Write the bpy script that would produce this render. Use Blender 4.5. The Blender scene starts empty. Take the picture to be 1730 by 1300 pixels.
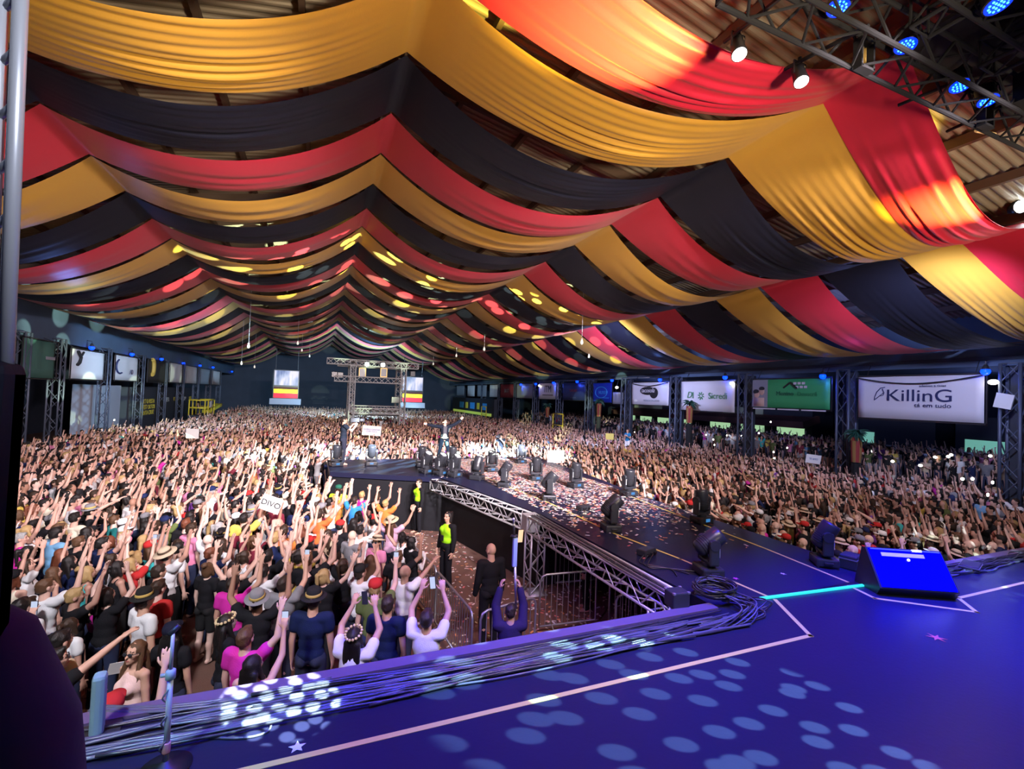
import bpy, bmesh, math, random
import numpy as np
from mathutils import Vector, Matrix, Quaternion, Euler, noise
PI = math.pi
random.seed(7); RNG = np.random.default_rng(7)
scene = bpy.context.scene
COL = scene.collection
# ------------------------------------------------------------------ camera (1730 x 1300, ultra wide phone lens)
W_, H_, F_ = 1730, 1300, 784.0
HC, ZS = 4.5, 1.75                 # eye height above the ground, stage deck height
def _ray(px, py): return np.array([(px-W_/2)/F_, -(py-H_/2)/F_, -1.0])
_a = _ray(540, 660); _a /= np.linalg.norm(_a)
_b = _ray(2760, 744); _b = _b-_a*(_b@_a); _b /= np.linalg.norm(_b)
_c = np.cross(_b, _a)
CM = np.array([_b, _a, _c]); CP = np.array([0, 0, HC])
def P(px, py, z):                  # the place on the level z seen at a point of the photograph
    d = CM@_ray(px, py); return Vector(CP+d*((z-HC)/d[2]))
def PY(px, py, y):
    d = CM@_ray(px, py); return Vector(CP+d*(y/d[1]))
def PX(px, py, x):
    d = CM@_ray(px, py); return Vector(CP+d*(x/d[0]))
def J(p):
    c = CM.T@(np.array(p)-CP); return W_/2+F_*c[0]/-c[2], H_/2-F_*c[1]/-c[2], -c[2]
def zat(b, py):                    # height above point b that is seen on row py
    lo, hi = -2.0, 20.0
    for _ in range(50):
        m = (lo+hi)/2
        if J((b[0], b[1], m))[1] > py: lo = m
        else: hi = m
    return lo
cam = bpy.data.cameras.new('camera'); cam.lens = 36*F_/W_; cam.sensor_width = 36; cam.sensor_fit = 'HORIZONTAL'
cam.clip_start = .05; cam.clip_end = 400
co = bpy.data.objects.new('camera', cam); COL.objects.link(co)
mw = Matrix.Identity(4)
for i in range(3):
    for j in range(3): mw[i][j] = CM[i][j]
    mw[i][3] = CP[i]
co.matrix_world = mw; scene.camera = co
# ------------------------------------------------------------------ colour management, world
vs = scene.view_settings
vs.view_transform = 'Standard'; vs.look = 'None'; vs.gamma = 1; vs.use_curve_mapping = False; vs.exposure = 0.0
scene.cycles.max_bounces = 5; scene.cycles.diffuse_bounces = 2; scene.cycles.glossy_bounces = 2
scene.cycles.transmission_bounces = 2; scene.cycles.transparent_max_bounces = 4; scene.cycles.caustics_reflective = False
scene.cycles.sample_clamp_indirect = 3.0
w = bpy.data.worlds.new('world'); scene.world = w; w.use_nodes = True
w.node_tree.nodes['Background'].inputs[0].default_value = (.10, .13, .30, 1)
w.node_tree.nodes['Background'].inputs[1].default_value = .30
# ------------------------------------------------------------------ lights
def aim(o, loc, tgt):
    o.location = loc; o.rotation_euler = (Vector(tgt)-Vector(loc)).to_track_quat('-Z', 'Y').to_euler()
def spot(loc, tgt, power, col=(1, 1, 1), ang=60, blend=.5, size=.15):
    l = bpy.data.lights.new('spot_light', 'SPOT'); l.energy = power; l.color = col
    l.spot_size = math.radians(ang); l.spot_blend = blend; l.shadow_soft_size = size
    o = bpy.data.objects.new('spot_light', l); COL.objects.link(o); aim(o, loc, tgt); return o
def point(loc, power, col=(1, 1, 1), size=.1):
    l = bpy.data.lights.new('point_light', 'POINT'); l.energy = power; l.color = col; l.shadow_soft_size = size
    o = bpy.data.objects.new('point_light', l); COL.objects.link(o); o.location = loc; return o
def gobo(loc, tgt, power, col, ang, scale, thr, rnd=.6, blend=.15, stretch=1.0):
    """a moving head throwing a pattern of dots: the lamp itself carries the pattern"""
    o = spot(loc, tgt, power, col, ang, blend, .01); l = o.data; l.use_nodes = True
    nt = l.node_tree; N = nt.nodes; L = nt.links; em = N['Emission']
    tc = N.new('ShaderNodeTexCoord'); sx = N.new('ShaderNodeSeparateXYZ'); L.new(tc.outputs['Normal'], sx.inputs[0])
    cb = N.new('ShaderNodeCombineXYZ')
    for k, nm in enumerate('XY'):
        d = N.new('ShaderNodeMath'); d.operation = 'DIVIDE'; L.new(sx.outputs[nm], d.inputs[0]); L.new(sx.outputs['Z'], d.inputs[1])
        m = N.new('ShaderNodeMath'); m.operation = 'MULTIPLY'; L.new(d.outputs[0], m.inputs[0]); m.inputs[1].default_value = stretch if k else 1
        L.new(m.outputs[0], cb.inputs[k])
    vo = N.new('ShaderNodeTexVoronoi'); vo.voronoi_dimensions = '2D'; vo.inputs['Scale'].default_value = scale
    vo.inputs['Randomness'].default_value = rnd; L.new(cb.outputs[0], vo.inputs['Vector'])
    mr = N.new('ShaderNodeMapRange'); mr.inputs['From Min'].default_value = thr; mr.inputs['From Max'].default_value = thr*.8
    L.new(vo.outputs['Distance'], mr.inputs['Value']); L.new(mr.outputs[0], em.inputs['Strength'])
    return o
WARM = (1, .80, .55); COOL = (.80, .90, 1)
def build_lights():
    # house wash on the drapes, from heads standing behind the photographer
    spot((4.5, -3.0, 4.2), (3.0, 13, 10.5), 7500, WARM, 76, .8, .5)
    spot((12, -2.0, 4.2), (13, 10, 9.5), 3600, WARM, 72, .8, .5)
    spot((-5, -2.0, 4.2), (-6, 16, 9.0), 2300, WARM, 62, .8, .5)
    spot((6.6, 2.9, 5.2), (4.25, 6.2, 10.4), 70000, (1, .74, .10), 19, 1, .05)     # hot patch on the first red drape
    spot((13.2, 1.0, 4.6), (12.1, 5.2, 8.95), 60000, (1, .74, .10), 17, 1, .05)
    # crowd wash from the stage front truss
    for x, tx, p in ((2, -8, 16000), (4, -1, 16000), (7, 5, 16000), (9.5, 9, 12000), (12, 17, 4200)):
        spot((x, 1.3, 8.9), (tx, 28, 1), p*.98, (1, .85, .89), 60, .9, .3)
    spot((-3, 1.4, 8.9), (-3.0, 10, 1.2), 4200, (.95, .92, 1), 75, .9, .3)
    spot((9.5, 1.6, 8.9), (14, 8.5, 1.2), 1900, (1, .85, .9), 75, .9, .3)
    spot((3.2, 1.8, 8.8), (3.4, 9.0, 0), 1800, (.85, .6, 1), 60, .9, .3)      # pit
    spot((7, 1.6, 9.0), (6.8, 14.5, ZS), 10000, (.85, .9, 1), 34, .9, .2)      # catwalk
    # follow spots round the singer
    for tx, ty, p, a in ((1.3, 23, 420000, 8), (8.6, 23, 600000, 8), (5, 24, 24000, 12), (-1.6, 21.5, 90000, 8), (11.8, 23.5, 90000, 9)):
        spot((6, 1.5, 9.0), (tx, ty, 1.5), p*1.25, COOL, a, 1, .1)
    for x in (3.95, 5.4):
        spot((x, 44.6, 7.05), (x+.6, 19, 1.7), 30000, (.75, .92, 1), 9, .6, .1)
    # blue stage wash
    for x, y in ((6.0, 3.8), (7.7, 3.8), (9.2, 3.8), (10, 2.6)):
        spot((x, y, 9.25), (x+.3, y-.9, ZS), 6800, (.015, .015, 1), 62, .9, .15)
    spot((1, 3.6, 9.2), (1.5, 3.4, ZS), 5600, (.02, .03, 1), 62, .9, .15)
    spot((3, 2.6, 9.2), (2.6, 4.4, ZS), 2200, (.02, .08, 1), 34, .9, .15)
    spot((5, .2, 8.8), (5, 2.8, ZS), 1300, (1, .92, .40), 95, .9, .2)  # warm fill added so the tape reads yellow within the blue
    spot((1.5, -1.2, 7), (-.9, 1.4, 5.3), 700, (.8, .85, 1), 30, .9, .2)  # unseen fill added to brighten the metal tower leg
    gobo((8.5, 25, 8.0), (2.2, 17.9, ZS), 30000, (.45, .9, 1), 15, 26, .42, .9, .2, .25)
    spot((13, 1.5, 9.0), (9.6, 2.2, ZS), 1300, (.6, .65, 1), 36, 1, .2)
    spot((-2, 2, 8.5), (2, 5.2, ZS), 700, (.55, .2, 1), 50, .9, .2)
    gobo((10.2, -1.5, 8.2), (3.15, 3.3, ZS), 34000, (.50, .92, 1), 14.5, 36, .30, .85)
    gobo((3.5, -1.0, 9.0), (-.2, 4.55, ZS), 60000, (.75, .95, 1), 5.2, 70, .42, .5)
    spot((-3, 1.0, 8.0), (-.9, 3.7, ZS+.4), 900, (.1, .85, 1), 17, 1, .1)
    gobo((6, -1.0, 8.2), (11.5, 4.0, ZS), 8000, (.6, .92, 1), 20, 36, .28, .9)
    # dotted beams over the drapes
    gobo((6.4, 15, 2.6), (-4, 38, 11), 60000, (.80, 1, .62), 60, 9, .26, 1)
    gobo((7.2, 15, 2.6), (14, 32, 9.0), 42000, (.80, 1, .62), 55, 9, .26, 1)
    # unseen cool fill lamps added for the hazy far end and bluish sides
    spot((5, 52, 8.0), (5, 90, 4), 20000, (.4, .75, 1), 130, .9, .5)
    spot((-4, 30, 8.0), (-13.5, 48, 3), 9000, (.45, .75, 1), 80, .9, .3)
    spot((14, 22, 8.0), (24, 34, 4.5), 6000, (.55, .6, 1), 110, .9, .3)
    spot((15, 6, 8.0), (24, 14, 5.0), 3400, (.55, .6, 1), 90, .9, .3)
    for x, y, p in ((20, 12, 130), (20, 24, 110), (-9, 24, 90)):
        point((x, y, 7.6), p, (.15, .3, 1), .5)
    for y in (12, 24, 36):
        point((30, y, 5.2), 110, (.25, .35, 1), .4)
build_lights()
# ------------------------------------------------------------------ materials
MATS = {}
def mat(name, col=(.8, .8, .8), rough=.6, metal=0, emit=None, es=1.0, spec=.5, var=.0, vscale=8, bump=0, bscale=60, coat=0):
    if name in MATS: return MATS[name]
    m = bpy.data.materials.new(name); m.use_nodes = True; MATS[name] = m
    nt = m.node_tree; b = nt.nodes['Principled BSDF']; N = nt.nodes; L = nt.links
    b.inputs['Base Color'].default_value = (*col, 1); b.inputs['Roughness'].default_value = rough
    b.inputs['Metallic'].default_value = metal; b.inputs['Specular IOR Level'].default_value = spec
    if coat: b.inputs['Coat Weight'].default_value = coat
    if emit:
        b.inputs['Emission Color'].default_value = (*emit, 1); b.inputs['Emission Strength'].default_value = es
    if var or bump:
        tc = N.new('ShaderNodeTexCoord')
    if var:
        nz = N.new('ShaderNodeTexNoise'); nz.inputs['Scale'].default_value = vscale; nz.inputs['Detail'].default_value = 5
        L.new(tc.outputs['Object'], nz.inputs['Vector'])
        mx = N.new('ShaderNodeMix'); mx.data_type = 'RGBA'
        mx.inputs['A'].default_value = (*[c*(1-var) for c in col], 1); mx.inputs['B'].default_value = (*[min(1, c*(1+var)) for c in col], 1)
        L.new(nz.outputs['Fac'], mx.inputs['Factor']); L.new(mx.outputs['Result'], b.inputs['Base Color'])
    if bump:
        n2 = N.new('ShaderNodeTexNoise'); n2.inputs['Scale'].default_value = bscale; n2.inputs['Detail'].default_value = 4
        L.new(tc.outputs['Object'], n2.inputs['Vector'])
        bp = N.new('ShaderNodeBump'); bp.inputs['Strength'].default_value = bump; bp.inputs['Distance'].default_value = .02
        L.new(n2.outputs['Fac'], bp.inputs['Height']); L.new(bp.outputs['Normal'], b.inputs['Normal'])
    return m
def tint_mat(name, rough, source, spec=.3, bump=0, sss=0):
    """colour of each thing comes from the thing itself (its own object colour, or a stored colour)"""
    m = mat(name, rough=rough, spec=spec, bump=bump, bscale=90)
    nt = m.node_tree; b = nt.nodes['Principled BSDF']
    if source == 'object':
        n = nt.nodes.new('ShaderNodeObjectInfo'); nt.links.new(n.outputs['Color'], b.inputs['Base Color'])
    else:
        n = nt.nodes.new('ShaderNodeAttribute'); n.attribute_name = source; nt.links.new(n.outputs['Color'], b.inputs['Base Color'])
    return m
M_SKIN = tint_mat('skin', .5, 'object'); M_FAB = tint_mat('fabric', .85, 'object', .15, .25); M_HAIR = tint_mat('hair', .45, 'object', .4, .4)
M_CROWD = tint_mat('crowd', .7, 'tint'); M_CONF = tint_mat('confetti', .5, 'tint')
M_EYE = mat('eye', (.02, .015, .01), .2); M_LIP = mat('lip', (.45, .10, .10), .45); M_WHITE = mat('eye_white', (.8, .8, .8), .3)
M_BLACK = mat('black_plastic', (.028, .030, .038), .32); M_BLACKM = mat('black_matt', (.008, .008, .010), .85)
M_STEEL = mat('aluminium', (.62, .63, .66), .35, .35); M_DSTEEL = mat('dark_steel', (.05, .05, .06), .45, .7); M_GALV = mat('galvanised', (.45, .46, .50), .45, .8)
M_RUB = mat('cable_rubber', (.035, .037, .045), .32, 0, spec=.6)
M_CLOTHB = mat('black_cloth', (.006, .006, .009), .95, bump=.4, bscale=12)
M_LENS = mat('lens', (.03, .04, .06), .05, 0, spec=1, coat=1)
M_WHITEP = mat('white_paper', (.80, .80, .80), .7)
# ------------------------------------------------------------------ mesh builder
def frame_of(d):
    d = Vector(d).normalized(); u = d.orthogonal().normalized(); return u, d.cross(u), d
class MB:
    def __init__(s): s.v = []; s.f = []; s.m = []; s.cm = 0
    def add(s, v, f):
        o = len(s.v); s.v.extend(tuple(x) for x in v); s.f.extend(tuple(i+o for i in q) for q in f); s.m.extend([s.cm]*len(f)); return s
    def box(s, c, size, rot=None, bev=0):
        hx, hy, hz = [x/2 for x in size]
        R = rot if rot is not None else Matrix.Identity(3)
        if bev:
            bm = bmesh.new(); bmesh.ops.create_cube(bm, size=1)
            for v in bm.verts: v.co = Vector((v.co.x*size[0], v.co.y*size[1], v.co.z*size[2]))
            bmesh.ops.bevel(bm, geom=bm.edges[:], offset=bev, segments=2, affect='EDGES', profile=.5)
            bm.verts.index_update()
            vv = [R@v.co+Vector(c) for v in bm.verts]; ff = [[v.index for v in f.verts] for f in bm.faces]; bm.free()
            return s.add(vv, ff)
        vv = [R@Vector((x*hx, y*hy, z*hz))+Vector(c) for x in (-1, 1) for y in (-1, 1) for z in (-1, 1)]
        return s.add(vv, [(0, 1, 3, 2), (4, 6, 7, 5), (0, 4, 5, 1), (2, 3, 7, 6), (0, 2, 6, 4), (1, 5, 7, 3)])
    def cyl(s, p0, p1, r0, r1=None, n=10, caps=True):
        r1 = r0 if r1 is None else r1; p0 = Vector(p0); p1 = Vector(p1); u, w_, d = frame_of(p1-p0)
        vv = [p+(u*math.cos(2*PI*i/n)+w_*math.sin(2*PI*i/n))*r for p, r in ((p0, r0), (p1, r1)) for i in range(n)]
        ff = [(i, (i+1) % n, n+(i+1) % n, n+i) for i in range(n)]
        if caps: ff += [tuple(range(n-1, -1, -1)), tuple(range(n, 2*n))]
        return s.add(vv, ff)
    def tube(s, pts, r, n=6, closed=False):
        pts = [Vector(p) for p in pts]; vv = []; ff = []; K = len(pts); u = None
        for i, p in enumerate(pts):
            d = (pts[min(i+1, K-1)]-pts[max(i-1, 0)])
            if d.length < 1e-9: d = Vector((0, 0, 1))
            d.normalize()
            if u is None: u = d.orthogonal().normalized()
            u = (u-d*u.dot(d)).normalized(); w_ = d.cross(u); rr = r[i] if isinstance(r, (list, tuple)) else r
            vv += [p+(u*math.cos(2*PI*k/n)+w_*math.sin(2*PI*k/n))*rr for k in range(n)]
        for i in range(K-1):
            ff += [(i*n+k, i*n+(k+1) % n, (i+1)*n+(k+1) % n, (i+1)*n+k) for k in range(n)]
        ff += [tuple(range(n-1, -1, -1)), tuple(range((K-1)*n, K*n))]
        return s.add(vv, ff)
    def lathe(s, prof, c=(0, 0, 0), axis=(0, 0, 1), n=24):
        u, w_, d = frame_of(axis); c = Vector(c); vv = []; ff = []
        for r, h in prof: vv += [c+d*h+(u*math.cos(2*PI*k/n)+w_*math.sin(2*PI*k/n))*max(r, 1e-4) for k in range(n)]
        K = len(prof)
        for i in range(K-1): ff += [(i*n+k, i*n+(k+1) % n, (i+1)*n+(k+1) % n, (i+1)*n+k) for k in range(n)]
        ff += [tuple(range(n-1, -1, -1)), tuple(range((K-1)*n, K*n))]
        return s.add(vv, ff)
    def ball(s, c, r, R=None, nu=14, nv=9):
        r = (r, r, r) if not isinstance(r, (tuple, list)) else r; c = Vector(c); vv = [c+(R@Vector((0, 0, -r[2])) if R else Vector((0, 0, -r[2])))]
        for j in range(1, nv):
            a = -PI/2+PI*j/nv
            for i in range(nu):
                q = Vector((r[0]*math.cos(a)*math.cos(2*PI*i/nu), r[1]*math.cos(a)*math.sin(2*PI*i/nu), r[2]*math.sin(a)))
                vv.append(c+(R@q if R else q))
        vv.append(c+(R@Vector((0, 0, r[2])) if R else Vector((0, 0, r[2])))); ff = []
        for i in range(nu): ff.append((0, 1+(i+1) % nu, 1+i))
        for j in range(nv-2):
            b = 1+j*nu
            ff += [(b+i, b+(i+1) % nu, b+nu+(i+1) % nu, b+nu+i) for i in range(nu)]
        b = 1+(nv-2)*nu; t = len(vv)-1
        ff += [(b+i, b+(i+1) % nu, t) for i in range(nu)]
        return s.add(vv, ff)
    def caps(s, p0, p1, r0, r1, n=12):
        p0 = Vector(p0); p1 = Vector(p1); d = (p1-p0).normalized(); pts = []; rr = []
        for a in (80, 60, 35, 0): pts.append(p0-d*r0*math.sin(math.radians(a))); rr.append(r0*math.cos(math.radians(a)))
        for a in (0, 35, 60, 80): pts.append(p1+d*r1*math.sin(math.radians(a))); rr.append(r1*math.cos(math.radians(a)))
        return s.tube(pts, rr, n)
    def prism(s, poly, z0, z1):
        n = len(poly); vv = [(x, y, z) for z in (z0, z1) for x, y in poly]
        ff = [(i, (i+1) % n, n+(i+1) % n, n+i) for i in range(n)]+[tuple(range(n-1, -1, -1)), tuple(range(n, 2*n))]
        return s.add(vv, ff)
    def mesh(s, name, smooth=False):
        me = bpy.data.meshes.new(name); me.from_pydata([tuple(v) for v in s.v], [], s.f)
        if any(s.m): me.polygons.foreach_set('material_index', s.m)
        if smooth: me.polygons.foreach_set('use_smooth', [True]*len(me.polygons))
        me.update(); return me
    def build(s, name, m, parent=None, smooth=False):
        me = s.mesh(name, smooth)
        for mm in (m if isinstance(m, (list, tuple)) else [m]): me.materials.append(mm)
        return link(name, me, parent)
def link(name, data, parent=None):
    o = bpy.data.objects.new(name, data); COL.objects.link(o)
    if parent is not None: o.parent = parent
    return o
def tag(o, label=None, cat=None, group=None, kind=None):
    if label: o['label'] = label
    if cat: o['category'] = cat
    if group: o['group'] = group
    if kind: o['kind'] = kind
    return o
def empty(name, loc=(0, 0, 0), rz=0, label=None, cat=None, group=None):
    o = link(name, None); o.location = loc; o.rotation_euler = (0, 0, rz); o.empty_display_size = .1
    return tag(o, label, cat, group)
def dup(root, loc, rz, label=None, group=None):
    r = root.copy(); COL.objects.link(r); r.location = loc; r.rotation_euler = (0, 0, rz)
    if label: r['label'] = label
    if group: r['group'] = group
    for ch in list(root.children):
        c = ch.copy(); COL.objects.link(c); c.parent = r
        for g in ch.children:
            d = g.copy(); COL.objects.link(d); d.parent = c
    return r
def struct(o): o['kind'] = 'structure'; return o
def text(name, body, size, m, parent, loc, rot, align='CENTER', sx=1.0, shear=0, ext=.006):
    cu = bpy.data.curves.new(name, 'FONT'); cu.body = body; cu.size = size; cu.align_x = align; cu.align_y = 'CENTER'; cu.extrude = ext; cu.shear = shear
    cu.materials.append(m); o = link(name, cu, parent); o.location = loc; o.rotation_euler = rot; o.scale = (sx, 1, 1); return o
# ================================================================== the setting
def build_setting():
    m_floor = mat('floor_brick', (.16, .085, .065), .8, var=.35, vscale=1.3, bump=.3)
    b = MB(); b.box((5.5, 44, -.1), (70, 110, .2)); struct(b.build('floor', m_floor))
    # roof of corrugated sheet: ribs run down the slope
    m_roof = mat('roof_sheet', (.33, .28, .21), .5, .2, var=.2, vscale=.6)
    ys = np.arange(-4, 93, .0275); zz = .026*np.clip(np.sin(ys*2*PI/.22)*1.5, -1, 1)
    v = []; f = []; xs = [-14.2, 1.5, 26.0]; zr = lambda x: 13.05-.2*abs(x-1.5)
    for x in xs: v += [(x, y, zr(x)+z) for y, z in zip(ys, zz)]
    n = len(ys)
    for a in range(2): f += [(a*n+i, a*n+i+1, (a+1)*n+i+1, (a+1)*n+i) for i in range(n-1)]
    b = MB(); b.add(v, f); o = struct(b.build('ceiling', m_roof))
    m_beam = mat('roof_beam', (.13, .085, .06), .7)
    k = 0
    for x in np.arange(-12.4, 25, 1.95):
        b = MB(); b.box((x, 44, zr(x)-.17), (.12, 96, .22)); struct(b.build('trim_%d' % k, m_beam)); k += 1
    for y in np.arange(3.0, 90, 8.6):      # rafters
        for x0, x1 in ((-14, 1.5), (1.5, 25.5)):
            b = MB(); p0 = Vector((x0, y, zr(x0)-.42)); p1 = Vector((x1, y, zr(x1)-.42)); d = p1-p0
            R = d.to_track_quat('X', 'Z').to_matrix(); b.box((p0+p1)/2, (d.length, .14, .3), R); struct(b.build('trim_%d' % k, m_beam)); k += 1
    m_dark = mat('wall_dark', (.035, .045, .075), .8, var=.3, vscale=.5)
    m_fas = mat('fascia', (.07, .11, .19), .75, var=.3, vscale=.5)
    b = MB(); b.box((24.35, 47, 7.6), (.15, 92, 2.3)); struct(b.build('wall_right_upper', m_fas))
    b = MB(); b.box((-13.75, 50, 8.3), (.15, 86, 3.3)); struct(b.build('wall_left_upper', m_fas))
    b = MB(); b.box((40.2, 44, 3.5), (.2, 100, 7)); struct(b.build('wall_right', m_dark))
    b = MB(); b.box((32.2, 44, 6.75), (16, 100, .15)); struct(b.build('ceiling_right_aisle', m_dark))
    b = MB(); b.box((-22, 44, 3.5), (.2, 100, 7)); struct(b.build('wall_left', m_dark))
    b = MB(); b.box((-18, 44, 6.75), (8.4, 100, .15)); struct(b.build('ceiling_left_aisle', m_dark))
    b = MB(); b.box((9, 92, 6.5), (64, .3, 14)); struct(b.build('wall_back', m_dark))
    b = MB(); b.box((32.8, 44, .45), (14.6, 100, .9)); struct(b.build('floor_terrace', mat('terrace', (.08, .07, .08), .85)))
# ------------------------------------------------------------------ drapes
RX = [-13.35, -5.93, 1.5, 8.92, 16.35, 23.8]; RZ = [8.35, 10.55, 12.37, 10.55, 9.48, 7.2]; SAG = [1.15, 1.3, 1.3, 1.15, .95]
def build_drapes():
    def cloth(name, col, rough, tr, sheen):
        m = mat(name, col, rough, spec=.35, bump=.12, bscale=35)
        nt = m.node_tree; b = nt.nodes['Principled BSDF']; out = nt.nodes['Material Output']
        b.inputs['Sheen Weight'].default_value = sheen
        t = nt.nodes.new('ShaderNodeBsdfTranslucent'); t.inputs['Color'].default_value = (*col, 1)
        mx = nt.nodes.new('ShaderNodeMixShader'); mx.inputs[0].default_value = tr
        nt.links.new(b.outputs[0], mx.inputs[1]); nt.links.new(t.outputs[0], mx.inputs[2]); nt.links.new(mx.outputs[0], out.inputs[0])
        return m
    cols = [('red', cloth('red_drape', (.74, .024, .058), .42, .18, .1)), ('yellow', cloth('yellow_drape', (.78, .42, .055), .42, .18, .1)),
            ('black', cloth('black_drape', (.006, .007, .017), .6, .02, .0))]
    nth = ['nearest', 'second', 'third', 'fourth', 'fifth', 'sixth', 'seventh', 'eighth', 'ninth', 'tenth', 'eleventh']
    for k in range(32):
        yc = 7.07+2.45*k; cn, m = cols[k % 3]; NU = 34 if k < 9 else 20; NV = 46 if k < 3 else (18 if k < 9 else 6)
        ph = RNG.uniform(0, 2*PI, 8); fr = RNG.uniform(7, 34, 8) if k < 3 else RNG.uniform(4, 17, 8); am = RNG.uniform(.3, 1, 8); v = []; f = []; row = 0
        js = RNG.uniform(-.12, .12, 5); SK = [0, 0, 0, -2.35, -2.0, -3.0]; WS = [1]*6
        if k == 0: SK = [0, 0, 0, -1.75, -.75, -2.2]; WS = [1, 1, 1, .62, .80, 1]
        for s in range(5):
            for i in range(NU+(1 if s == 4 else 0)):
                t = i/NU; x = RX[s]+(RX[s+1]-RX[s])*t; z = RZ[s]+(RZ[s+1]-RZ[s])*t-(SAG[s]+js[s])*4*t*(1-t)
                en = math.sin(PI*t); hw = (1.17-.20*en**.8)*(WS[s]*(1-t)+WS[s+1]*t); yk = yc+SK[s]*(1-t)+SK[s+1]*t
                A = (.044 if k < 3 else .036)*math.exp(-((t-.52)/.24)**2)*(1.0 if cn != 'black' else .6)
                for j in range(NV+1):
                    q = 2*j/NV-1
                    wr = sum(am[a]*math.sin(fr[a]*q+ph[a]+1.5*math.sin(3*t+ph[a])) for a in range(8))*A*.5*(.35+.65*math.sin(2.1*q+ph[1]+2*t)**2)
                    y = yk+hw*q+.04*math.sin(6*t+ph[0])*en
                    v.append((x, y, z-.10*en*(1-q*q)+wr-.015))
                row += 1
        R = NV+1
        for i in range(row-1): f += [(i*R+j, i*R+j+1, (i+1)*R+j+1, (i+1)*R+j) for j in range(NV)]
        b = MB(); b.add(v, f); o = b.build('ceiling_drape', m, smooth=True)
        tag(o, '%s fabric drape swagged under the roof, %s %s one from the stage' % (cn, nth[k//3], cn), 'drape', 'striped ceiling drapes')
    # battens that carry the ridges of the drapes
    mb_ = mat('batten', (.16, .10, .06), .6)
    nm = ['beside the side wall of boxes', 'over the middle of the standing crowd', 'along the highest line of the drapes', 'over the catwalk', 'between catwalk and bar wall', 'above the row of banners by the bars']
    for i in range(6):
        b = MB(); b.box((RX[i], 45, RZ[i]+.05), (.06, 79, .06)); tag(b.build('drape_batten', mb_), 'thin wooden batten holding drape peaks '+nm[i], 'batten', 'battens under the roof')
# ------------------------------------------------------------------ stage, catwalk
DECK = [(5.12, 4.80), (5.0, 10.0), (3.85, 15.2), (.45, 16.95), (.40, 19.9), (9.6, 19.9), (9.35, 15.0), (8.92, 11.0), (8.92, 4.80)]
def build_stage():
    m_deck = mat('stage_vinyl', (.017, .018, .046), .30, spec=.16, var=.12, vscale=1.2, bump=.05, bscale=20)
    b = MB(); b.box((7, .9, ZS-.08), (24, 7.84, .16)); st = struct(b.build('stage_floor', m_deck))
    b = MB(); b.box((7, 4.70, .8), (24, .06, 1.58)); b.build('stage_skirt', M_CLOTHB, st)
    b = MB(); b.box((.55, 4.83, ZS-.01), (9.1, .16, .07)); b.build('stage_edge_strip', mat('edge_strip', (.13, .10, .18), .5), st)
    b = MB(); b.box((14.1, 4.83, ZS-.01), (9.8, .16, .07)); b.build('stage_edge_strip', MATS['edge_strip'], st)
    m_tape = mat('yellow_tape', (.80, .66, .16), .45)
    def tape(pts, w_=.055, parent=st, z=ZS+.004):
        b = MB()
        for (x0, y0), (x1, y1) in zip(pts, pts[1:]):
            d = Vector((x1-x0, y1-y0, 0)); n = Vector((-d.y, d.x, 0)).normalized()*w_/2; e = d.normalized()*w_/2
            p, q = Vector((x0, y0, z))-e, Vector((x1, y1, z))+e
            b.add([p-n, q-n, q+n, p+n, p-n-Vector((0, 0, .003)), q-n-Vector((0, 0, .003)), q+n-Vector((0, 0, .003)), p+n-Vector((0, 0, .003))],
                  [(0, 1, 2, 3), (0, 4, 5, 1), (2, 6, 7, 3), (1, 5, 6, 2), (3, 7, 4, 0)])
        return b.build('floor_tape', m_tape, parent)
    tape([(-3.2, 3.85), (5.63, 3.85), (6.15, 4.72)]); tape([(7.80, 4.72), (7.68, 4.30), (8.61, 3.54), (8.98, 3.90), (18.8, 3.9)])
    b = MB(); b.prism(DECK, ZS-.16, ZS); cw = struct(b.build('catwalk_floor', m_deck))
    tape([(6.15, 4.86), (6.05, 6.5), (5.80, 8.2), (5.75, 11), (5.3, 15.5)], .05, cw); tape([(7.95, 4.86), (8.15, 6.5), (8.32, 8.8), (8.5, 11), (8.75, 15)], .05, cw)
    m_sk = mat('skirt_panel', (.003, .0035, .007), .7)
    def skirt(pts):
        b = MB()
        for (x0, y0), (x1, y1) in zip(pts, pts[1:]):
            d = Vector((x1-x0, y1-y0, 0)); R = Matrix.Rotation(math.atan2(d.y, d.x), 3, 'Z')
            b.box(((x0+x1)/2, (y0+y1)/2, .79), (d.length, .05, 1.56), R)
        return b.build('catwalk_skirt', m_sk, cw)
    skirt([(5.05, 10.1), (3.9, 15.1), (.5, 16.9), (.45, 19.8)]); skirt([(8.85, 5.0), (8.85, 11), (9.25, 15), (9.5, 19.8), (.6, 19.8)])
    skirt([(5.1, 10.12), (6.4, 10.12)])
    # light strip of turquoise gel lit tape across the catwalk mouth
    b = MB(); p = P(1285, 1013, ZS); q = P(1462, 990, ZS); d = q-p; R = Matrix.Rotation(math.atan2(d.y, d.x), 3, 'Z')
    b.box((p+q)/2+Vector((0, 0, .012)), (d.length, .05, .022), R)
    tag(b.build('light_strip', mat('turquoise_strip', (.05, .3, .25), .4, emit=(.02, .75, .55), es=1.1)), 'glowing turquoise light strip across the mouth of the catwalk', 'light strip')
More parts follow.
